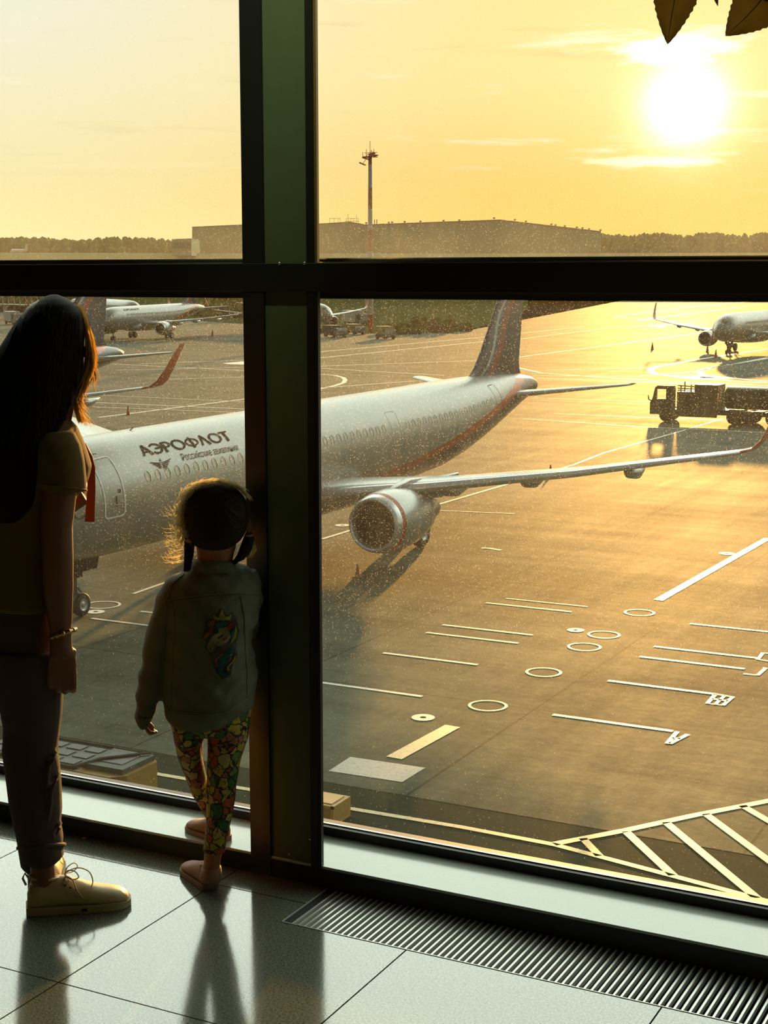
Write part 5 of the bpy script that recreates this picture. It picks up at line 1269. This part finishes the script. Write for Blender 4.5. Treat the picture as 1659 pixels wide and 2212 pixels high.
# pigtails
m = MB(); pl_ = Ch.path([(412, 1160, -.02), (409, 1180, -.03), (408, 1200, -.035), (406, 1216, -.04), (404, 1232, -.045)])
for k in range(3):
    pts = []
    for j in range(33):
        f_ = j/32*4; i_ = min(3, int(f_)); a = pl_[i_].lerp(pl_[i_+1], f_-i_); t_ = j*.62+k*2*PI/3
        rr_ = .0075*(1-.35*j/32); pts.append(a+r_*(rr_*1.2*math.sin(t_))+u*(rr_*.8*math.sin(2*t_)))
    m.tube(pts, [.0075*(1-.4*j/32) for j in range(33)], 8)
m.build('braid', M_HAIRC, hc, smooth=True, label='left braid')
m = MB(); m.tube(Ch.path([(538, 1150, -.01), (537, 1165, -.015), (531, 1185, -.02), (520, 1203, -.025), (504, 1216, -.03)]), [.008, .015, .0165, .012, .004], 14)
for i in range(40):
    a = rnd.uniform(-1, 1)*.012; b_ = rnd.uniform(-1, 1)*.008
    pts = [p+r_*a*w_+u*b_*w_ for p, w_ in zip(Ch.path([(538, 1150, -.01), (537, 1165, -.015), (531, 1185, -.02), (520, 1203, -.025), (504, 1218, -.03)]), (.5, 1.2, 1.3, .9, .8))]
    m.tube(pts, [.0015, .002, .002, .0015, .0005], 4)
m.build('pigtail', M_HAIRC, hc, smooth=True, label='right bunch of hair')
for c_ in ((410, 1168, -.03), (537, 1157, -.015)):
    p = Ch.pt(*c_); MB().lathe([(-.004, .009), (0, .0125), (.004, .009)], p, (0, 0, 1), 16).build('hair_tie', M_TIE, hc, smooth=True)
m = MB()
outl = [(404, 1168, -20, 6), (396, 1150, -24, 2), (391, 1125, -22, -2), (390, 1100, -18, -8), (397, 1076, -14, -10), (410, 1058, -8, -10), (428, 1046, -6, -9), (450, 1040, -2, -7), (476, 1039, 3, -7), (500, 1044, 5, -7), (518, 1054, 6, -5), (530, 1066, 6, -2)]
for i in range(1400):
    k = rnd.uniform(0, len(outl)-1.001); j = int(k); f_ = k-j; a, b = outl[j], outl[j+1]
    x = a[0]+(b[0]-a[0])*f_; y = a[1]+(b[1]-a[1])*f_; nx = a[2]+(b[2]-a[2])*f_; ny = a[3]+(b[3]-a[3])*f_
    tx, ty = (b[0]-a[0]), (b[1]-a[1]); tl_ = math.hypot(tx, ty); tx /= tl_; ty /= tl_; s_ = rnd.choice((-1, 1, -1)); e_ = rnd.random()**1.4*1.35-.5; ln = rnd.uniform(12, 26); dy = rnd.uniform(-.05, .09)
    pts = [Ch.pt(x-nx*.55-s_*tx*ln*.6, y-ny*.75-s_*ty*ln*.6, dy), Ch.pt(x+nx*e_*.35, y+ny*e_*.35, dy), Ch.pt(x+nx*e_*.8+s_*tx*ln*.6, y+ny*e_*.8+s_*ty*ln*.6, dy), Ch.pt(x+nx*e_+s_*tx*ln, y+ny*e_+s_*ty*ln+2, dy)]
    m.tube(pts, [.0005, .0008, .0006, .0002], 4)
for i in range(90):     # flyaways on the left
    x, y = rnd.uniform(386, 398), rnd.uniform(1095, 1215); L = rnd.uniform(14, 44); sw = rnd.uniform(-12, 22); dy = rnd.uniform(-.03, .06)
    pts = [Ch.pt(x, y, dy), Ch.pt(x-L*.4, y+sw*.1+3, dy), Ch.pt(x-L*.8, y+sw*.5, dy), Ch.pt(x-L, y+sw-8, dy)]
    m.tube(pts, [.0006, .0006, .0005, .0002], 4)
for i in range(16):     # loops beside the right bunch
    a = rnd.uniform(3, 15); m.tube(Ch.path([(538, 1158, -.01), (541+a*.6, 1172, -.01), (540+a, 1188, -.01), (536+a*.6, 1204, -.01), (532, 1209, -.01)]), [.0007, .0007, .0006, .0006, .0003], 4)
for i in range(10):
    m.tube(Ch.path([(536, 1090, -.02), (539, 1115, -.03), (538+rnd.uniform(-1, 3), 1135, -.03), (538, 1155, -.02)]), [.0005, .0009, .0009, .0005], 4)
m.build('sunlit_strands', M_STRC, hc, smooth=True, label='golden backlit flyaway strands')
shoe(Ch, 'shoe', gp(456, 1922, 0), gp(405, 1876, 0), .172, .034, .066, M_PSH, M_PSOLE, Ch.root)
h_ = gp(488, 1818, .06); t_ = gp(432, 1796, .06)
# the raised foot rests on the kerb
shoe(Ch, 'shoe', h_, t_, .165, .034, .064, M_PSH, M_PSOLE, Ch.root)
M_SOCK = mat('pale_pink_sock', (.45, .27, .20), .8)
m = MB(); Ch.loft(m, [(1872, 436, 478, .031), (1884, 434, 479, .033), (1900, 430, 479, .034)], 18); m.build('sock', M_SOCK, Ch.root, smooth=True)
# ------------------------------------------------------------------ hanging plant at the top right
M_LEAF = mat('backlit_leaf', (.075, .06, .012), .5, var=.3, scale=40, bump=.15, bscale=120, trans=.22); M_STEM = mat('woody_stem', (.10, .06, .025), .7); M_POT = mat('dark_planter', (.03, .03, .028), .5)
hp = Fig('hanging_plant', 1530, 1500, 0, 'leafy plant hanging down into the top right corner in front of the window', cat='plant')
D_ = 2.25; dv = ray(1545, 60); dv = dv*(D_/math.hypot(dv.x, dv.y)); P0 = CO+dv
hp.g = Vector((P0.x, P0.y, 0)); d = hp.g.normalized(); hp.u = d; hp.r = Vector((d.y, -d.x, 0)); hp.root.location = hp.g
def leaf(base, tip, wpx, bend=.0, dy=0.0, asym=0.0):
    n = 30; m = MB(); bx, by = base; tx, ty = tip; L = math.hypot(tx-bx, ty-by); ax, ay = (tx-bx)/L, (ty-by)/L; nx, ny = -ay, ax; vs = []
    for i in range(n+1):
        t_ = i/n; w_ = wpx*(math.sin(PI*min(1, t_*.97+.03)**.82))**.85*(1-.15*t_) if t_ < 1 else 0
        ser = 1+.035*(1 if i % 2 else -1); cx = bx+ax*L*t_+nx*bend*math.sin(PI*t_); cy = by+ay*L*t_+ny*bend*math.sin(PI*t_)
        for s_ in (-1, -.5, 0, .5, 1):
            ww = w_*s_*(ser if abs(s_) == 1 else 1)+asym*w_*.1
            vs.append(hp.pt(cx+nx*ww, cy+ny*ww, dy+.012*(1-s_*s_)-.02*math.sin(PI*t_)))
    m.add(vs, [(i*5+j, i*5+j+1, i*5+j+6, i*5+j+5) for i in range(n) for j in range(4)])
    o = m.build('leaf', M_LEAF, hp.root, smooth=True)
    v = MB(); v.tube([hp.pt(bx+ax*L*t_+nx*bend*math.sin(PI*t_), by+ay*L*t_+ny*bend*math.sin(PI*t_), dy+.012-.02*math.sin(PI*t_)) for t_ in (0, .25, .5, .75, .97)], [.0012, .001, .0008, .0006, .0002], 5); v.build('midrib', M_STEM, o, smooth=True)
leaf((1490, -125), (1442, 96), 56, 6, .0)
leaf((1690, -70), (1567, 78), 62, -10, .02)
leaf((1530, -90), (1551, 14), 13, 2, .03)
leaf((1590, -120), (1700, 20), 45, 6, .05)
leaf((1560, -260), (1450, -130), 48, 5, .02)
leaf((1600, -300), (1700, -160), 48, -5, .0)
st = MB(); st.tube([hp.pt(1690, -70, .02), hp.pt(1600, -140, .02), hp.pt(1570, -250, .02), hp.pt(1590, -420, .02), hp.pt(1600, -620, .0)], [.002, .003, .0035, .004, .005], 8)
st.tube([hp.pt(1490, -125, 0), hp.pt(1540, -150, .01), hp.pt(1585, -190, .02)], [.002, .0022, .003], 6); st.tube([hp.pt(1530, -90, .03), hp.pt(1560, -130, .03), hp.pt(1590, -160, .02)], .0018, 6); st.tube([hp.pt(1590, -120, .05), hp.pt(1595, -150, .02)], .002, 6); st.tube([hp.pt(1560, -260, .02), hp.pt(1572, -270, .02)], .0025, 6)
st.build('stem', M_STEM, hp.root, smooth=True)
pc = hp.pt(1600, -640, 0); z0 = pc.z
MB().lathe([(0, .0), (0, .12), (.22, .17), (.24, .17), (.24, .15), (.20, .14), (.20, 0)], Vector((pc.x, pc.y, z0)), (0, 0, 1), 28).build('planter', M_POT, hp.root, smooth=False)
wr_ = MB()
for k in range(3):
    a = 2*PI*k/3; wr_.tube([(pc.x+.165*math.cos(a), pc.y+.165*math.sin(a), z0+.23), (pc.x, pc.y, 4.19)], .002, 5)
wr_.build('hanging_wires', M_SEAM, hp.root)
# a fallen petal on the floor by the kerb
q = gp(182, 1811, 0); pm = MB(); pm.rings([[(q.x+.008*a*math.cos(t_), q.y+.005*a*math.sin(t_), .001+.004*(1-a)) for t_ in [2*PI*k/12 for k in range(12)]] for a in (1, .6, .2)])
pm.build('petal', M_TIE, label='tiny yellow petal on the dark floor behind the woman\'s leg', category='petal')
